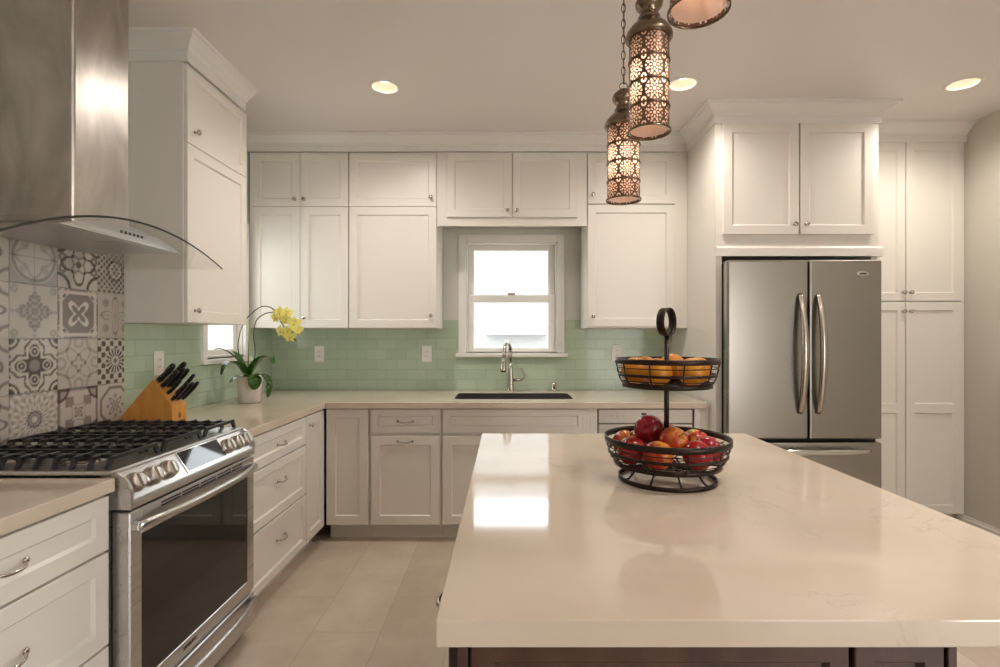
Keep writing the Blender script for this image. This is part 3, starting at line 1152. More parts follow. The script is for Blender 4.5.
# island base
t = thing('island_cabinet', (0.3, 1.5, 0), 'dark espresso wooden island base under the large quartz slab', 'cabinet')
IX0, IX1, IY0, IY1 = -0.072, 0.682, 0.812, 2.23
MB().box(IX0, IX1, IY0, IY1, 0.09, 0.866).build('body', M['espresso'], t)
MB().box(IX0 + 0.06, IX1 - 0.02, IY0 + 0.02, IY1 - 0.05, 0, 0.09).build('toe_kick', M['espresso'], t)
FI = Face('B', IY0 - 0.02)
front(FI, IX0 + 0.016, 0.525, 0.10, 0.866, t, 'end_panel', 0.03, m=M['espresso'])
front(FI, 0.53, IX1 - 0.012, 0.10, 0.866, t, 'end_panel', 0.03, m=M['espresso'])
MB().box(IX0 - 0.002, IX0 + 0.014, IY0 - 0.022, IY0, 0.09, 0.866, 0.001).build('corner_post', M['espresso'], t)
MB().box(IX1 - 0.010, IX1 + 0.004, IY0 - 0.022, IY0, 0.09, 0.866, 0.001).build('corner_post', M['espresso'], t)
class FaceW(Face):
    def P(self, u, z, w): return Vector((self.p - w, u, z))
    def n(self): return Vector((-1, 0, 0))
FW = FaceW('L', IX0 - 0.02)
for (a, c) in ((0.83, 1.29), (1.295, 1.755), (1.76, 2.22)):
    d = front(FW, a, c, 0.68, 0.855, t, 'drawer', 0.045, m=M['espresso'])
    pull(FW, (a + c) / 2, 0.80, d, 0.11, 0.048 if a < 1 else 0.026, 0.005)
    d = front(FW, a, c, 0.105, 0.676, t, 'door', 0.055, m=M['espresso'])
    pull(FW, (a + c) / 2, 0.60, d, 0.11, 0.04)

# ------------------------------------------------------------------ range
def text_mesh(body, size, mtx, m, name, parent, ext=0.0006):
    cu = bpy.data.curves.new('txt', 'FONT')
    cu.body = body
    cu.size = size
    cu.extrude = ext
    cu.align_x = 'CENTER'
    cu.align_y = 'CENTER'
    to = bpy.data.objects.new('txt', cu)
    COL.objects.link(to)
    dg = bpy.context.evaluated_depsgraph_get()
    me = bpy.data.meshes.new_from_object(to.evaluated_get(dg))
    bpy.data.objects.remove(to)
    me.name = name
    org = ORG[parent.name]
    for v in me.vertices: v.co = mtx @ v.co - org
    me.materials.clear()
    me.materials.append(m)
    o = bpy.data.objects.new(name, me)
    COL.objects.link(o)
    o.parent = parent
    ORG[o.name] = org.copy()
    return o


RY0, RY1, RX = 1.558, 2.325, -1.127
t = thing('kitchen_range', (-1.5, 1.94, 0), 'stainless steel slide-in gas range with six knobs under the hood', 'range')
MB().box(-1.80, RX - 0.06, RY0 + 0.004, RY1 - 0.004, 0.02, 0.905).build('body', M['steel'], t)
for y in (RY0 + 0.06, RY1 - 0.06):
    for x in (-1.74, -1.25): MB().lathe([(0, 0), (0.02, 0), (0.02, 0.02), (0, 0.02)], (x, y, 0), (0, 0, 1), 12).build('foot', M['blackplastic'], t)
MB().box(-1.812, -1.178, RY0 - 0.003, RY1 + 0.003, 0.912, 0.928, 0.005, 2).build('cooktop', M['steel'], t)
# control panel with sloping face
prof = [(-1.215, 0.812), (-1.215, 0.925), (-1.190, 0.926), (-1.184, 0.9235), (-1.1265, 0.8395), (-1.1235, 0.830), (-1.1235, 0.812)]
cp = MB().poly(prof, 'y', RY0 + 0.012, RY1 - 0.012, 0.0015, 2).build('control_panel', M['steel'], t)
cap = [(-1.215, 0.810), (-1.215, 0.927), (-1.186, 0.927), (-1.168, 0.922), (-1.148, 0.909), (-1.133, 0.892), (-1.125, 0.872), (-1.1225, 0.85), (-1.1225, 0.810)]
for a_, c_ in ((RY0, RY0 + 0.012), (RY1 - 0.012, RY1)):
    MB().poly(cap, 'y', a_, c_, 0.002, 2).build('end_cap', M['steel'], cp)
nrm = Vector((0.084, 0, 0.0575)).normalized()
mid = Vector((-1.1553, 0, 0.8815))
tan = Vector((-0.0575, 0, 0.084)).normalized()      # up the slope
nk = Vector((0.90, 0, 0.43)).normalized()           # knob axis
for y in (1.612, 1.692, 1.770, 2.150, 2.220, 2.286):
    p = mid + Vector((0, y, 0)) - tan * 0.004
    kb = MB().lathe([(0, -0.012), (0.032, -0.012), (0.032, 0.006), (0.0285, 0.008), (0.0275, 0.010), (0.0275, 0.020), (0.0260, 0.0235), (0.0235, 0.0245), (0, 0.0245)], p, nk, 32)
    ko = kb.build('control_knob', M['knobsteel'], t)
    R = Matrix((Vector((0, 1, 0)), Vector((-nk.z, 0, nk.x)), nk)).transposed()
    g = MB()
    vs = []
    for (a, c, h) in ((-.008, -.022, .0235), (.008, -.022, .0235), (.008, .022, .0235), (-.008, .022, .0235), (-.005, -.018, .031), (.005, -.018, .031), (.005, .018, .031), (-.005, .018, .031)):
        vs.append(p + R @ Vector((a, c, h)))
    g.raw(vs, [(0, 1, 2, 3), (4, 5, 6, 7), (0, 1, 5, 4), (1, 2, 6, 5), (2, 3, 7, 6), (3, 0, 4, 7)]).build('grip', M['knobsteel'], ko)
# display: bright frame and dark glass
b = MB()
def slope_quad(y0, y1, s0, s1, h0, h1, bb):
    vs = [mid + Vector((0, y, 0)) + tan * s + nrm * h for h in (h0, h1) for (y, s) in ((y0, s0), (y1, s0), (y1, s1), (y0, s1))]
    bb.raw(vs, [(0, 1, 2, 3), (4, 5, 6, 7), (0, 1, 5, 4), (1, 2, 6, 5), (2, 3, 7, 6), (3, 0, 4, 7)])
slope_quad(1.850, 2.112, -0.043, 0.043, -0.001, 0.003, b)
dsp = b.build('display_frame', M['chrome'], t)
b = MB()
slope_quad(1.855, 2.107, -0.039, 0.039, 0.002, 0.0036, b)
b.build('display', M['screen'], dsp)
# oven door
FR = Face('L', RX)
d = MB()
dz0, dz1 = 0.205, 0.803
gy0, gy1, gz0, gz1 = 1.612, 2.268, 0.263, 0.722
d.box(RX - 0.055, RX, RY0, gy0, dz0, dz1, 0.004).box(RX - 0.055, RX, gy1, RY1, dz0, dz1, 0.004)
d.box(RX - 0.055, RX, gy0 - 0.004, gy1 + 0.004, dz0, gz0, 0.002).box(RX - 0.055, RX, gy0 - 0.004, gy1 + 0.004, gz1, dz1, 0.002)
door = d.build('oven_door', M['steel'], t)
MB().box(RX - 0.05, RX - 0.003, gy0 - 0.002, gy1 + 0.002, gz0 - 0.002, gz1 + 0.002).build('oven_window', M['ovenglass'], door)
b = MB()
for (a, c) in ((1.70, 1.80), (1.81, 1.91), (1.92, 2.02), (2.03, 2.13), (2.14, 2.22)):
    for z in (0.787, 0.777): b.box(RX - 0.004, RX + 0.0008, a, c, z, z + 0.005)
b.build('vent_slot', M['dark'], door)
def bowed(y0, y1, z, bow, r, name, parent, m, inset=0.06, dz=0.0):
    pts = []
    for k in range(25):
        s = k / 24 * 2 - 1
        pts.append((RX + 0.012 + bow * (1 - abs(s) ** 3), (y0 + y1) / 2 + s * (y1 - y0) / 2, z + dz * (1 - s * s)))
    bb = MB().tube(pts, r, 12, up=(0, 0, 1), sx=0.75)
    for y in (y0, y1): bb.box(RX - 0.002, RX + 0.022, y - 0.012, y + 0.012, z - r * .9, z + r * .9, 0.003)
    return bb.build(name, m, parent)
bowed(RY0 + 0.016, RY1 - 0.016, 0.757, 0.034, 0.014, 'handle', door, M['steel'])
mt = Matrix.Translation((RX + 0.0004, 1.855, 0.238)) @ Matrix(((0, 0, 1, 0), (1, 0, 0, 0), (0, 1, 0, 0), (0, 0, 0, 1)))
text_mesh('SAMSUNG', 0.017, mt, M['dark'], 'lettering', door)
MB().box(-1.80, RX - 0.03, RY0 + 0.01, RY1 - 0.01, 0.04, 0.80).build('oven_cavity', M['dark'], t)
dr = MB().poly([(RX - 0.05, 0.045), (RX - 0.05, 0.196), (RX - 0.006, 0.196), (RX, 0.19), (RX - 0.002, 0.06), (RX - 0.01, 0.045)], 'y', RY0, RY1, 0.002).build('warming_drawer', M['steel'], t)
bowed(RY0 + 0.02, RY1 - 0.02, 0.165, 0.030, 0.017, 'handle', dr, M['steel'])
# burners and grates
BX = [(-1.36, 1.68), (-1.36, 1.94), (-1.36, 2.205), (-1.63, 1.68), (-1.63, 2.205)]
for (x, y) in BX:
    bo = MB().lathe([(0, 0), (0.062, 0), (0.062, 0.004), (0.05, 0.010), (0.044, 0.012), (0, 0.012)], (x, y, 0.928), (0, 0, 1), 28).build('burner', M['nickel'], t)
    MB().lathe([(0, 0.012), (0.038, 0.012), (0.040, 0.016), (0.036, 0.022), (0, 0.024)], (x, y, 0.928), (0, 0, 1), 28).build('burner_cap', M['iron'], bo)
def grate(y0, y1):
    b = MB()
    gx0, gx1, zt, zb = -1.755, -1.207, 0.966, 0.929
    w = 0.0045
    def bar_y(x, a, c, foot0=True, foot1=True):
        b.box(x - w, x + w, a, c, zt - 0.013, zt, 0.0015)
        for (q, s, f) in ((a, -1, foot0), (c, 1, foot1)):
            if f:
                yy0, yy1 = q, q + s * 0.016
                vs = []
                for xx in (x - w, x + w):
                    vs += [(xx, yy0, zt), (xx, yy0 - s * 0.014, zt - 0.013), (xx, yy1 - s * 0.014, zb), (xx, yy1, zb)]
                b.raw(vs, [(0, 1, 2, 3), (4, 5, 6, 7), (0, 1, 5, 4), (1, 2, 6, 5), (2, 3, 7, 6), (3, 0, 4, 7)])
    for x in (gx0, gx1): bar_y(x, y0 + 0.018, y1 - 0.018)
    n = 10
    for i in range(1, n):
        x = gx0 + (gx1 - gx0) * i / n
        bar_y(x, y0 + 0.018, (y0 + y1) / 2 - 0.03, True, False)
        bar_y(x, (y0 + y1) / 2 + 0.03, y1 - 0.018, False, True)
    for y in (y0 + 0.055, y1 - 0.055):
        b.box(gx0, gx1, y - w, y + w, zt - 0.014, zt - 0.001, 0.0015)
    b.box(gx0, gx1, (y0 + y1) / 2 - w, (y0 + y1) / 2 + w, zt - 0.013, zt, 0.0015)
    return b.build('grate', M['iron'], t)
for (a, c) in ((1.566, 1.812), (1.818, 2.064), (2.070, 2.318)): grate(a, c)

# ------------------------------------------------------------------ range hood
HC = 2.0
t = thing('range_hood', (-1.7, HC, 1.70), 'stainless steel chimney hood with a curved glass canopy on the left wall', 'range hood')
def gz(y): return 1.766 - (0.415 if y < HC else 0.362) * (y - HC) ** 2
n = 40
gx0, gx1, gy0, gy1, gt = XL + 0.013, -1.38, 1.39, 2.531, 0.008
ys = [gy0 + (gy1 - gy0) * i / n for i in range(n + 1)]
verts, faces = [], []
for y in ys:
    for x in (gx0, gx1):
        verts += [(x, y, gz(y)), (x, y, gz(y) - gt)]
for i in range(n):
    a, c = i * 4, (i + 1) * 4
    faces += [(a, a + 2, c + 2, c), (a + 1, c + 1, c + 3, a + 3)]
faces_edge = []
for i in range(n):
    a, c = i * 4, (i + 1) * 4
    faces_edge += [(a + 2, a + 3, c + 3, c + 2), (a, c, c + 1, a + 1)]
faces_edge += [(0, 1, 3, 2), (n * 4, n * 4 + 2, n * 4 + 3, n * 4 + 1)]
mbg = MB().raw(verts, faces + faces_edge)
go = mbg.build('glass_canopy', [M['hoodglass'], M['hoodedge']], t)
for p in go.data.polygons:
    c = p.center
    p.use_smooth = abs(p.normal.z) > 0.5
    if abs(p.normal.x) > 0.8 and p.center.x > 0: p.material_index = 1
# body below glass
by0, by1, bx = 1.687, 2.313, -1.45
pts = [(y, 1.7555 - 0.555 * (y - HC) ** 2) for y in [by1 - (by1 - by0) * i / 24 for i in range(25)]] + [(by0, 1.700), (by1, 1.700)]
body = MB().poly(pts, 'x', XL + 0.013, bx).build('body', M['steel'], t)
b = MB().box(XL + 0.03, bx - 0.03, by0 + 0.03, HC - 0.006, 1.6985, 1.701).box(XL + 0.03, bx - 0.03, HC + 0.006, by1 - 0.03, 1.6985, 1.701)
b.build('grease_filter', M['steel'], body)
for k in range(6):
    y = 1.955 + k * 0.022
    MB().box(bx - 0.001, bx + 0.002, y, y + 0.011, 1.722, 1.733, 0.001).build('button', M['blackplastic'], body)
cy0, cy1, cx1 = 1.843, 2.123, -1.535
MB().box(XL + 0.002, cx1, cy0, cy1, gz(HC) - 0.03, H - 0.002, 0.012, 3).build('chimney', M['steelhood'], t)

# ------------------------------------------------------------------ refrigerator
t = thing('refrigerator', (1.83, 3.6, 0), 'stainless steel french-door refrigerator between the dishwasher and the pantry', 'refrigerator')
fx0, fx1, fy = 1.380, 2.276, 3.144
MB().box(1.362, 2.285, 3.215, 3.95, 0.02, 1.79).build('body', M['dark'], t)
MB().box(1.362, 2.285, 3.25, 3.95, 0.0, 0.03).build('foot', M['dark'], t)
fm = 1.832
def fdoor(x0, x1, hx, sg):
    b = MB().box(x0, x1, fy, fy + 0.062, 0.712, 1.797, 0.012, 3)
    d = b.build('door', M['steelv'], t)
    pts, rs = [], []
    z0, z1 = 0.868, 1.592
    for k in range(33):
        s = k / 32 * 2 - 1
        pts.append((hx, fy - 0.006 - 0.056 * (1 - s * s) ** 0.8, (z0 + z1) / 2 + s * (z1 - z0) / 2))
        rs.append(0.009 + 0.007 * (1 - s * s) ** 0.6)
    bb = MB().tube(pts, rs, 14, up=(0, -1, 0), sx=1.35)
    bb.build('handle', M['nickel'], d)
    return d
fdoor(1.338, fm - 0.003, 1.775, 1)
dR = fdoor(fm + 0.003, fx1, 1.885, -1)
MB().lathe([(0, 0), (1, 0), (0.93, 0.12), (0.75, 0.16), (0, 0.2)], (0, 0, 0), (0, 0, 1), 32)
bd = MB().lathe([(0, 0), (0.040, 0), (0.038, 0.003), (0.030, 0.004), (0, 0.005)], (0, 0, 0), (0, -1, 0), 36)
for v in bd.bm.verts:
    v.co.z *= 0.36
    v.co += Vector((2.158, fy, 1.713))
bo = bd.build('badge', M['chrome'], dR)
b2 = MB().box(2.136, 2.178, fy - 0.0056, fy - 0.0035, 1.7085, 1.7165, 0.001)
b2.build('badge_inlay', M['dark'], bo)
dd = MB().box(1.338, fx1, fy, fy + 0.062, 0.09, 0.692, 0.012, 3).build('freezer_drawer', M['steelv'], t)
pts, rs = [], []
for k in range(33):
    s = k / 32 * 2 - 1
    pts.append((1.81 + s * 0.39, fy - 0.004 - 0.055 * (1 - s * s) ** 0.6, 0.643))
    rs.append(0.009 + 0.010 * (1 - s * s) ** 0.5)
MB().tube(pts, rs, 14, up=(0, 0, 1), sx=0.9).build('handle', M['chrome'], dd)

# ------------------------------------------------------------------ sink, faucet, air gap, outlets
x0, x1, y0, y1 = SINK
t = thing('sink', (0.05, 3.72, 0.66), 'undermount stainless sink set into the back countertop', 'sink')
b = MB()
r0 = [(p[0], p[1], 0.907) for p in rrect(x0 + 0.001, x1 - 0.001, y0 + 0.001, y1 - 0.001, 0.03)]
r1 = [(p[0], p[1], 0.865) for p in rrect(x0 + 0.004, x1 - 0.004, y0 + 0.004, y1 - 0.004, 0.03)]
r2 = [(p[0], p[1], 0.70) for p in rrect(x0 + 0.012, x1 - 0.012, y0 + 0.012, y1 - 0.012, 0.03)]
r3 = [(p[0], p[1], 0.68) for p in rrect(x0 + 0.035, x1 - 0.035, y0 + 0.035, y1 - 0.035, 0.03)]
k = len(r0)
fs = []
for a in range(3):
    for i in range(k): fs.append((a * k + i, a * k + (i + 1) % k, (a + 1) * k + (i + 1) % k, (a + 1) * k + i))
fs.append(tuple(3 * k + i for i in range(k)))
b.raw(r0 + r1 + r2 + r3, fs)
b.build('basin', M['steelsink'], t)
MB().lathe([(0, 0), (0.045, 0), (0.043, 0.004), (0.03, 0.002), (0, 0.001)], (0.05, 3.72, 0.681), (0, 0, 1), 24).build('drain', M['chrome'], t)

fyc = 4.03
fxc = 0.035
t = thing('faucet', (fxc, fyc, 0.91), 'satin nickel pull-down gooseneck faucet behind the sink', 'faucet')
MB().lathe([(0, 0), (0.029, 0), (0.027, 0.006), (0.025, 0.05), (0.022, 0.12), (0.017, 0.18), (0.0145, 0.22), (0, 0.22)], (fxc, fyc, 0.91), (0, 0, 1), 24).build('base', M['nickel'], t)
arc = [(fxc, fyc, 1.12), (fxc, fyc, 1.20)]
ang = math.radians(22)
for k in range(13):
    a = PI * k / 12
    rr = 0.085
    q = rr * (1 - math.cos(a))
    arc.append((fxc - q * 0.28, fyc - q * 0.96, 1.205 + rr * math.sin(a)))
ex = arc[-1]
arc.append((ex[0] - 0.002, ex[1] - 0.006, ex[2] - 0.03))
sp = MB().tube(arc, [0.0145] * 2 + [0.014] * 13 + [0.0145], 16).build('spout', M['nickel'], t)
hd = (ex[0] - 0.002, ex[1] - 0.006, ex[2] - 0.025)
so = MB().lathe([(0, 0), (0.0155, 0), (0.017, 0.03), (0.022, 0.075), (0.0245, 0.10), (0.022, 0.108), (0, 0.108)], hd, (-0.06, -0.1, -1), 24).build('spray_head', M['nickel'], t)
MB().lathe([(0, 0.106), (0.020, 0.106), (0.019, 0.112), (0, 0.112)], hd, (-0.06, -0.1, -1), 20).build('nozzle', M['blackplastic'], so)
MB().box(hd[0] - 0.013, hd[0] - 0.003, hd[1] - 0.024, hd[1] - 0.014, hd[2] - 0.065, hd[2] - 0.03, 0.002).build('spray_button', M['blackplastic'], so)
ho = MB().tube([(fxc + 0.018, fyc, 0.995), (fxc + 0.085, fyc, 0.998)], [0.0125, 0.0125], 16).build('handle_arm', M['nickel'], t)
MB().tube(catmull([(fxc + 0.082, fyc, 0.995), (fxc + 0.100, fyc, 1.01), (fxc + 0.105, fyc, 1.04), (fxc + 0.092, fyc, 1.075), (fxc + 0.075, fyc, 1.09)], 5), 0.0065, 10).build('lever', M['nickel'], ho)
t = thing('air_gap_cap', (0.372, 4.05, 0.91), 'small nickel air gap cylinder right of the faucet', 'air gap')
MB().lathe([(0, 0), (0.022, 0), (0.021, 0.004), (0.021, 0.058), (0.018, 0.065), (0, 0.065)], (0.372, 4.05, 0.91), (0, 0, 1), 24).build('cap', M['nickel'], t)
MB().box(0.366, 0.378, 4.027, 4.031, 0.925, 0.95, 0.001).build('slot', M['dark'], t)


def outlet(face, u, z, label):
    t = thing('wall_outlet', face.P(u, z, 0), label, 'outlet', 'white outlet plates on the mint tile')
    def bx(u0, u1, z0, z1, w0, w1, name, m, par, bev=0.0015):
        p, q = face.P(u0, z0, w0), face.P(u1, z1, w1)
        return MB().box(min(p.x, q.x), max(p.x, q.x), min(p.y, q.y), max(p.y, q.y), z0, z1, bev).build(name, m, par)
    pl = bx(u - 0.039, u + 0.039, z - 0.064, z + 0.064, 0, 0.006, 'cover_plate', M['plate'], t, 0.002)
    ins = bx(u - 0.018, u + 0.018, z - 0.036, z + 0.036, 0.004, 0.0078, 'receptacle', M['plate'], t, 0.001)
    for zz in (z + 0.018, z - 0.018):
        p = MB()
        for du in (-0.006, 0.006):
            a, c = face.P(u + du - 0.0012, zz - 0.005, 0.007), face.P(u + du + 0.0012, zz + 0.005, 0.0083)
            p.box(min(a.x, c.x), max(a.x, c.x), min(a.y, c.y), max(a.y, c.y), zz - 0.005, zz + 0.005)
        p.build('slot', M['dark'], ins)
FWB, FWL = Face('B', YB - 0.010), Face('L', XL + 0.010)
outlet(FWB, -1.482, 1.196, 'white outlet plate on the back tile nearest the orchid flowers')
outlet(FWB, -0.630, 1.196, 'white outlet plate on the back tile just left of the sink window')
outlet(FWB, 0.880, 1.205, 'white outlet plate on the back tile right of the sink window')
outlet(FWL, 2.782, 1.190, 'white outlet plate on the left wall tile above the knife block')

# ------------------------------------------------------------------ knife block and knives
t = thing('knife_block', (-1.69, 2.50, 0.91), 'slanted honey-coloured wooden knife block beside the range', 'knife block')
ky0, ky1 = 2.435, 2.545
prof = [(-1.845, 0.911), (-1.655, 1.132), (-1.563, 1.005), (-1.563, 0.911)]
kb = MB().poly(prof, 'y', ky0, ky1, 0.003, 2).build('block', M['honey'], t)
b = MB()
for s in (-1, 1):
    b.lathe([(0, 0), (0.003, 0), (0.003, 0.001), (0, 0.001)], (-1.563, 2.49 + s * 0.004, 0.966), (1, 0, 0), 10)
    b.box(-1.563, -1.562, 2.49 + s * 0.004 - 0.0022, 2.49 + s * 0.004 + 0.0022, 0.945, 0.962)
b.build('maker_mark', M['dark'], kb)
kd = Vector((0.69, 0, 0.72)).normalized()
ktop, kbot = Vector((-1.655, 0, 1.132)), Vector((-1.563, 0, 1.005))
KN = [(0.10, 2.455, 0.115, 1.25, 'large black-handled knife at the top of the block, nearest the room'),
      (0.12, 2.525, 0.125, 1.2, 'large black-handled knife at the top of the block, nearest the tile'),
      (0.30, 2.455, 0.110, 1.1, 'second black-handled knife down the block on its near side'),
      (0.32, 2.490, 0.125, 1.05, 'black-handled knife in the middle of the second row of the block'),
      (0.34, 2.525, 0.120, 1.0, 'second black-handled knife down the block on its tile side'),
      (0.56, 2.460, 0.095, 0.8, 'small black-handled knife halfway down the block, near side'),
      (0.60, 2.520, 0.130, 0.8, 'black-handled knife reaching furthest right out of the block'),
      (0.80, 2.455, 0.115, 0.85, 'lowest black-handled steak knife on the near side of the block'),
      (0.82, 2.490, 0.118, 0.85, 'lowest black-handled steak knife in the middle of the block'),
      (0.84, 2.525, 0.122, 0.85, 'lowest black-handled steak knife on the tile side of the block')]
for (f, y, L, wd, lab) in KN:
    p = ktop.lerp(kbot, f) + Vector((0, y, 0))
    kt = thing('kitchen_knife', p, lab, 'knife', 'black-handled knives in the wooden block')
    side = Vector((kd.z, 0, -kd.x))
    pts = [p + kd * s * L + side * (0.006 * math.sin(s * PI) * 0.6) for s in (0.06, 0.2, 0.4, 0.6, 0.8, 0.94, 1.0)]
    rs = [r * wd for r in (0.0095, 0.0105, 0.0095, 0.0105, 0.0105, 0.009, 0.005)]
    MB().tube(pts, rs, 10, up=(0, 1, 0), sx=1.15).build('handle', M['blackplastic'], kt)
    MB().lathe([(0, -0.002), (0.009 * wd, -0.002), (0.009 * wd, 0.008), (0, 0.008)], p, kd, 12).build('bolster', M['chrome'], kt)
    for s in (0.3, 0.55, 0.8):
        MB().lathe([(0, 0), (0.002, 0), (0.002, 0.0013), (0, 0.0013)], p + kd * s * L + Vector((0, -0.0098 * wd, 0)), (0, -1, 0), 8).build('rivet', M['chrome'], kt)

# ------------------------------------------------------------------ orchid
OY = 3.35
pc = Vector((-1.652, OY, 0.91))
t = thing('flower_pot', pc, 'cream ceramic pot holding the yellow orchid in the counter corner', 'pot')
MB().lathe([(0, 0), (0.062, 0), (0.066, 0.004), (0.072, 0.09), (0.079, 0.164), (0.080, 0.170), (0.074, 0.170), (0.070, 0.15), (0.064, 0.145), (0, 0.145)], pc, (0, 0, 1), 40).build('pot', M['pot'], t)
MB().lathe([(0, 0.146), (0.066, 0.146), (0.060, 0.152), (0.03, 0.155), (0, 0.154)], pc, (0, 0, 1), 24).build('bark', M['soil'], t)
t = thing('orchid_plant', pc + Vector((0, 0, 0.15)), 'yellow-flowered orchid with arching stems growing in the cream pot', 'plant')
def leaf(pts, wmax, name='leaf'):
    P = catmull(pts, 7)
    n_ = len(P)
    verts, faces = [], []
    for i, p in enumerate(P):
        s = i / (n_ - 1)
        wv = wmax * 1.25 * (math.sin(PI * (0.14 + 0.80 * s)) ** 0.7) * (1 if s < .99 else .15)
        tg = (P[min(i + 1, n_ - 1)] - P[max(i - 1, 0)]).normalized()
        sd = tg.cross(Vector((0, 0, 1)))
        if sd.length < 0.25: sd = Vector((1, 0.3, 0))
        sd.normalize()
        if i and (sd.dot(prev) < 0): sd = -sd
        prev = sd
        nn = sd.cross(tg)
        if nn.z < 0: nn = -nn
        for a in (-1, -.5, 0, .5, 1):
            verts.append(p + sd * wv * a + nn * (abs(a) * wv * 0.28))
        for a in (1, .5, 0, -.5, -1):
            verts.append(p + sd * wv * a * .97 + nn * (abs(a) * wv * 0.28 - 0.0025))
    k = 10
    for i in range(n_ - 1):
        for j in range(k):
            j2 = (j + 1) % k
            faces.append((i * k + j, i * k + j2, (i + 1) * k + j2, (i + 1) * k + j))
    faces.append(tuple(range(k)))
    faces.append(tuple((n_ - 1) * k + j for j in range(k))[::-1])
    return MB().raw(verts, faces, True).build(name, M['leaf'], t)
def o8(x, y, Y): return at(180 + x / 6.06, 300 + y / 6.06, Y)
c0 = o8(412, 470, OY)
leaf([c0, o8(370, 390, 3.32), o8(300, 320, 3.28), o8(240, 296, 3.25), o8(208, 302, 3.24)], 0.017)
leaf([c0, o8(370, 405, 3.28), o8(320, 378, 3.22), o8(275, 395, 3.18), o8(250, 455, 3.16)], 0.027)
leaf([c0, o8(440, 410, 3.31), o8(490, 355, 3.27), o8(545, 345, 3.25), o8(566, 390, 3.24)], 0.024)
leaf([c0, o8(430, 455, 3.25), o8(445, 475, 3.235), o8(452, 510, 3.225), o8(448, 545, 3.225)], 0.036)
leaf([c0, o8(380, 465, 3.26), o8(340, 472, 3.2), o8(300, 500, 3.17)], 0.022)
leaf([c0, o8(470, 455, 3.29), o8(515, 465, 3.25), o8(543, 520, 3.235), o8(532, 590, 3.23)], 0.019)
leaf([c0, o8(395, 430, 3.34), o8(350, 340, 3.38), o8(320, 310, 3.40)], 0.018)
leaf([c0, o8(430, 430, 3.36), o8(445, 390, 3.40), o8(470, 370, 3.43)], 0.02)
st1 = [o8(400, 465, 3.36), o8(360, 340, 3.36), o8(352, 260, 3.35), o8(380, 150, 3.34), o8(430, 85, 3.32), o8(490, 42, 3.30), o8(545, 44, 3.28), o8(586, 78, 3.26), o8(610, 130, 3.25), o8(650, 190, 3.24), o8(705, 250, 3.23)]
st2 = [o8(425, 465, 3.34), o8(455, 330, 3.33), o8(446, 220, 3.32), o8(460, 130, 3.30), o8(510, 86, 3.28), o8(570, 74, 3.26), o8(625, 85, 3.25), o8(680, 130, 3.24)]
MB().tube(catmull(st1, 6), 0.0034, 8).build('flower_stem', M['stalk'], t)
MB().tube(catmull(st2, 6), 0.0032, 8).build('flower_stem', M['stalk'], t)
MB().tube([o8(412, 470, 3.34), o8(420, 120, 3.34)], 0.0038, 8).build('support_stake', M['stake'], t)
def flower(c, size, facing):
    f = Vector(facing).normalized()
    a = f.cross(Vector((0, 0, 1))).normalized()
    u_ = a.cross(f).normalized()
    verts, faces = [], []
    for (deg, ln, wd) in ((90, 1.0, .36), (18, 1.05, .52), (162, 1.05, .52), (-55, .95, .34), (235, .95, .34)):
        d = a * math.cos(math.radians(deg)) + u_ * math.sin(math.radians(deg))
        e = f.cross(d)
        base = len(verts)
        for i in range(6):
            s = i / 5
            wv = wd * math.sin(PI * (0.12 + 0.85 * s)) ** 0.8
            for q in (-1, 0, 1):
                verts.append(c + size * (d * ln * s + e * wv * q * .9 + f * (0.18 * math.sin(PI * s * .9) - 0.10 * abs(q) * wv)))
        for i in range(5):
            for q in range(2):
                faces.append((base + i * 3 + q, base + i * 3 + q + 1, base + (i + 1) * 3 + q + 1, base + (i + 1) * 3 + q))
        # give the petal thickness
    k0 = len(verts)
    verts2 = [v - f * 0.0012 for v in verts]
    fo = MB().raw(verts + verts2, faces + [tuple(i + k0 for i in reversed(fc)) for fc in faces], True).build('flower', M['petal'], t)
    MB().lathe([(0, 0), (.10 * size, .05 * size), (.14 * size, .15 * size), (.09 * size, .28 * size), (0, .32 * size)], c - u_ * .12 * size, f - u_ * .3, 10).build('flower_lip', M['lip'], fo)
for (x, y, sz, fc, Y) in ((580, 105, .036, (-.4, -1, -.2), 3.25), (605, 78, .040, (.2, -1, .1), 3.24), (645, 82, .042, (.3, -1, .2), 3.22), (690, 140, .042, (.5, -1, 0), 3.22), (640, 120, .036, (0, -1, -.3), 3.21),
                          (612, 188, .038, (-.5, -1, -.1), 3.21), (650, 185, .034, (.1, -1, -.4), 3.2), (665, 222, .038, (.2, -1, -.4), 3.2), (712, 180, .036, (.7, -1, -.2), 3.23)):
    flower(o8(x, y, Y), sz * 1.05, fc)

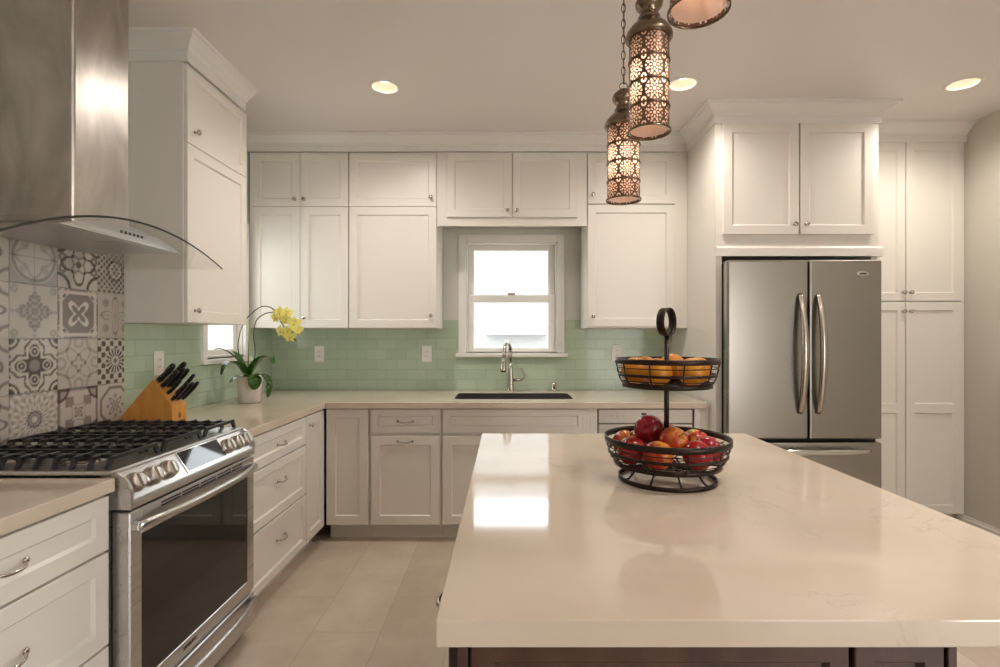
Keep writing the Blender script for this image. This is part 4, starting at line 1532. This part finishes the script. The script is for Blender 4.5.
# ------------------------------------------------------------------ fruit basket
BXc, BYc, BZ = 0.475, 1.538, 0.91
t = thing('fruit_basket', (BXc, BYc, BZ), 'two-tier dark bronze wire fruit basket with a ring handle on the island', 'basket')
C = lambda z: (BXc, BYc, z)
b = MB().ring(C(BZ + 0.006), 0.138, 0.012, 0.005)
for k in range(10):
    a = 2 * PI * (k + .5) / 10
    ca, sa = math.cos(a), math.sin(a)
    b.tube(catmull([(BXc + .137 * ca, BYc + .137 * sa, BZ + .010), (BXc + .125 * ca, BYc + .125 * sa, BZ + .014), (BXc + .105 * ca, BYc + .105 * sa, BZ + .034), (BXc + .08 * ca, BYc + .08 * sa, BZ + .047)], 4), 0.0028, 6)
b.build('base_ring', M['bronze'], t)
def basket(zs, name):
    """zs: list of (z, r, band height)"""
    b = MB()
    for (z, r, h) in zs:
        if h: b.ring(C(z), r, h, 0.004)
        else: b.tube([(BXc + r * math.cos(2 * PI * k / 64), BYc + r * math.sin(2 * PI * k / 64), z) for k in range(64)], 0.0016, 6, closed=True)
    zt, rt_, _ = zs[0]
    z_b, r_b, _ = zs[-1]
    for k in range(10):
        a = 2 * PI * k / 10 - PI / 2 + 0.02
        pts = [(BXc + r * math.cos(a), BYc + r * math.sin(a), z) for (z, r, h) in zs]
        b.tube(pts, 0.0022, 6)
        b.tube([(BXc + r_b * math.cos(a), BYc + r_b * math.sin(a), z_b - .003), (BXc + .006 * math.cos(a), BYc + .006 * math.sin(a), z_b - .003)], 0.0022, 6)
    for r in (r_b * .75, r_b * .5, r_b * .25):
        b.tube([(BXc + r * math.cos(2 * PI * k / 48), BYc + r * math.sin(2 * PI * k / 48), z_b - .003) for k in range(48)], 0.0018, 6, closed=True)
    return b.build(name, M['bronze'], t)
basket([(1.030, .1785, .018), (1.010, .174, 0), (0.992, .169, .009), (0.976, .162, 0), (0.962, .152, .013)], 'lower_basket')
basket([(1.260, .147, .015), (1.241, .1435, 0), (1.220, .1395, .008), (1.204, .134, 0), (1.191, .126, .015)], 'upper_basket')
MB().lathe([(0, 0.955), (0.0075, 0.955), (0.0075, 1.335), (0, 1.335)], (BXc, BYc, 0), (0, 0, 1), 16).build('post', M['bronze'], t)
hz, hr = 1.375, 0.042
ax = Vector((0.80, -0.60, 0)).normalized()
MB().lathe([(hr - .003, -.012), (hr, -.012), (hr, .012), (hr - .003, .012)], (BXc, BYc, hz), Vector((math.sin(.82), -math.cos(.82), 0)), 48, True).build('ring_handle', M['bronze'], t)

def apple(p, m, label, tilt=(0, 0), r=0.041):
    t = thing('apple', p, label, 'apple', 'apples in the lower basket')
    prof = []
    for k in range(17):
        a = PI * k / 16
        rr = math.sin(a) * (1 + 0.06 * math.cos(a))
        z = -math.cos(a)
        dz = 0.30 * math.exp(-(rr / 0.28) ** 2) * (1 if z > 0 else 0.6)
        prof.append((r * rr if 0 < k < 16 else 0, r * (0.92 * z - (dz if z > 0 else -dz))))
    rot = Matrix.Rotation(tilt[0], 3, 'X') @ Matrix.Rotation(tilt[1], 3, 'Y')
    ax_ = rot @ Vector((0, 0, 1))
    MB().lathe(prof, p, ax_, 28).build('flesh', m, t)
    q = Vector(p) + ax_ * (r * .58)
    MB().tube([q, q + ax_ * .012, q + ax_ * .020 + Vector((.004, 0, 0))], [.0013, .0013, .0018], 6).build('stem', M['stem'], t)
FZ = 1.003
def ap(dx, dy, z): return Vector((BXc + dx, BYc + dy, z))
apple(ap(-.047, .022, 1.054), M['apple_dark'], 'dark red apple resting highest, left of the basket post', (1.0, -.5), .044)
apple(ap(-.112, -.035, FZ), M['apple_red'], 'bright red apple at the left rim of the lower basket', (-.9, -.3), .042)
apple(ap(-.108, .052, FZ + .004), M['apple_orange'], 'apple behind the leftmost red apple in the lower basket', (.4, .4))
apple(ap(-.050, .108, FZ), M['apple_red'], 'apple at the back rim half hidden behind the highest apple', (.4, .2), .040)
apple(ap(-.055, -.100, FZ), M['apple_orange'], 'orange-red apple behind the front bars, left of the middle wire', (.5, -.6), .042)
apple(ap(.006, -.050, 1.034), M['apple_orange'], 'orange and yellow apple right in front of the basket post', (.9, .3), .041)
apple(ap(.055, -.100, FZ), M['apple_red'], 'orange-red apple behind the front bars, right of the middle wire', (.7, .5), .042)
apple(ap(.036, .108, FZ + .012), M['apple_red'], 'red apple just right of and behind the basket post', (-.6, .4), .043)
apple(ap(.108, .058, FZ + .006), M['apple_yellow'], 'yellow-streaked apple near the right back rim of the basket', (.2, .3), .042)
apple(ap(.114, -.035, FZ), M['apple_red'], 'red apple low against the right rim of the lower basket', (.3, .9), .042)
OR = [('orange behind the front bars left of the upper middle wire', -.052, -.077), ('orange behind the front bars right of the upper middle wire', .052, -.077),
      ('orange at the left end of the upper basket', -.098, .004), ('orange at the right end of the upper basket', .098, .004),
      ('orange at the back left of the upper basket', -.048, .080), ('orange peeking over the upper rim right of the post', .042, .078)]
for i, (lab, dx, dy) in enumerate(OR):
    p = ap(dx * .94, dy * .94, 1.190 + .041 + (0.008 if i == 5 else 0))
    tt = thing('orange', p, lab, 'orange', 'oranges in the upper basket')
    prof = [(0.041 * math.sin(PI * k / 16) if 0 < k < 16 else 0, -0.039 * math.cos(PI * k / 16)) for k in range(17)]
    axx = Vector((random.uniform(-.6, .6), random.uniform(-.6, .6), 1))
    MB().lathe(prof, p, axx, 28).build('peel', M['orange'], tt)
    MB().lathe([(0, .0375), (.004, .0385), (.003, .0405), (0, .041)], p, axx, 8).build('stem_button', M['stake'], tt)

# ------------------------------------------------------------------ pendants
def pendant(x, y, zb, R, Hs, label, pw):
    t = thing('pendant_lamp', (x, y, H), label, 'pendant lamp', 'pierced metal pendants over the island')
    # pierced shade with UV: u = rosettes around, v = rows
    n, rows = 48, 12
    bm = bmesh.new()
    uvl = bm.loops.layers.uv.new('UVMap')
    nrow = 4
    g = [[bm.verts.new((R * math.cos(2 * PI * i / n), R * math.sin(2 * PI * i / n), Hs * j / rows)) for i in range(n)] for j in range(rows + 1)]
    for j in range(rows):
        for i in range(n):
            f = bm.faces.new((g[j][i], g[j][(i + 1) % n], g[j + 1][(i + 1) % n], g[j + 1][i]))
            f.smooth = True
            for lp, (a, c) in zip(f.loops, ((i, j), (i + 1, j), (i + 1, j + 1), (i, j + 1))):
                lp[uvl].uv = (a / n * 6, c / rows * nrow)
    me = bpy.data.meshes.new('shade')
    for v in bm.verts: v.co += Vector((0, 0, zb - H))
    bm.to_mesh(me)
    bm.free()
    me.materials.append(M['lace'])
    so = bpy.data.objects.new('shade', me)
    COL.objects.link(so)
    so.parent = t
    ORG[so.name] = ORG[t.name].copy()
    MB().lathe([(R * .93, .006), (R * .93, Hs - .003)], (x, y, zb), (0, 0, 1), 40).build('lining', M['liner'], so)
    for k in range(nrow + 1):
        z = zb + Hs * k / nrow
        rr = R * (1.06 if k == 0 else 1.012)
        MB().ring((x, y, z), rr, .006 if k == 0 else .005, .004, 48).build('band', M['antique'], so)
    zc = zb + Hs
    MB().lathe([(R * .96, -.002), (R * 1.16, 0), (R * 1.18, .008), (R * 1.13, .020), (R * .95, .036), (R * .72, .050), (R * .58, .060), (R * .54, .064),
                (R * .56, .070), (R * .46, .076), (R * .44, .092), (R * .56, .098), (R * .66, .106), (R * .70, .116), (R * .62, .130), (R * .42, .142), (R * .3, .148), (0, .150)],
               (x, y, zc), (0, 0, 1), 36).build('cap', M['antique'], t)
    zr = zc + .150
    b = MB().tube([(x + .015 * math.cos(a * PI / 12), y, zr + .012 + .015 * math.sin(a * PI / 12)) for a in range(24)], .002, 6, closed=True)
    b.build('loop', M['antique'], t)
    # chain
    b = MB()
    z = zr + .024
    k = 0
    while z < H - 0.03:
        pts = []
        for a in range(16):
            q = 2 * PI * a / 16
            dx = .0075 * math.cos(q)
            dz = .019 * math.sin(q)
            pts.append((x + dx, y, z + .017 + dz) if k % 2 else (x + dx * .35, y + dx * .94, z + .017 + dz))
        b.tube(pts, .0019, 6, closed=True)
        z += .031
        k += 1
    b.build('chain', M['antique'], t)
    MB().tube([(x + .003, y + .002, zr + .02), (x + .003, y + .002, H - .01)], .0016, 6).build('cord', M['antique'], t)
    MB().lathe([(0, 0), (.055, 0), (.057, -.006), (.04, -.022), (.012, -.030), (0, -.030)], (x, y, H - .001), (0, 0, 1), 28).build('ceiling_canopy', M['antique'], t)
    bz = zb + Hs * .60
    MB().lathe([(0, -.028), (.013, -.024), (.0185, -.008), (.017, .010), (.011, .026), (.009, .04), (0, .04)], (x, y, bz), (0, 0, 1), 18).build('bulb', M['bulb'], t)
    MB().lathe([(.012, .036), (.014, .036), (.014, .10), (.012, .10)], (x, y, bz), (0, 0, 1), 16).build('socket', M['antique'], t)
    l = bpy.data.lights.new('pendant_light', 'POINT')
    l.energy = pw
    l.color = (1.0, 0.74, 0.52)
    l.shadow_soft_size = 0.02
    lo = bpy.data.objects.new('pendant_light', l)
    COL.objects.link(lo)
    lo.location = (x, y, bz - .045)
pendant(0.462, 2.045, 1.868, 0.063, 0.285, 'smallest-looking pierced metal pendant, hanging lowest and farthest over the island', 0.42)
pendant(0.464, 1.687, 1.995, 0.0635, 0.300, 'pierced metal pendant hanging in the middle of the three over the island', 0.42)
pendant(0.445, 1.202, 2.085, 0.0640, 0.300, 'nearest pierced metal pendant, cut off by the top of the picture', 0.55)

# ------------------------------------------------------------------ recessed lights
DL = ['round recessed ceiling light in front of the left wall cabinets', 'round recessed ceiling light just right of the pendants', 'round recessed ceiling light near the right wall and pantry']
M['baffle'] = mat('warm_white_baffle', srgb(240, 226, 206), 0.4)
for (x, y), lab in zip(DOWN, DL):
    t = thing('recessed_light', (x, y, H), lab, 'ceiling light', 'recessed lights in the kitchen ceiling')
    MB().lathe([(.072, .001), (.074, -.004), (.088, -.004), (.092, -.001), (.092, .0), (.072, .0)], (x, y, H), (0, 0, 1), 40).build('trim_ring', M['trim'], t)
    MB().lathe([(.0735, -.002), (.058, .055), (.0495, .056), (.0495, .058), (.0735, .058)], (x, y, H), (0, 0, 1), 40).build('baffle', M['baffle'], t)
    MB().lathe([(0, .050), (.050, .050), (.050, .058), (0, .058)], (x, y, H), (0, 0, 1), 32).build('lens', M['lamp'], t)
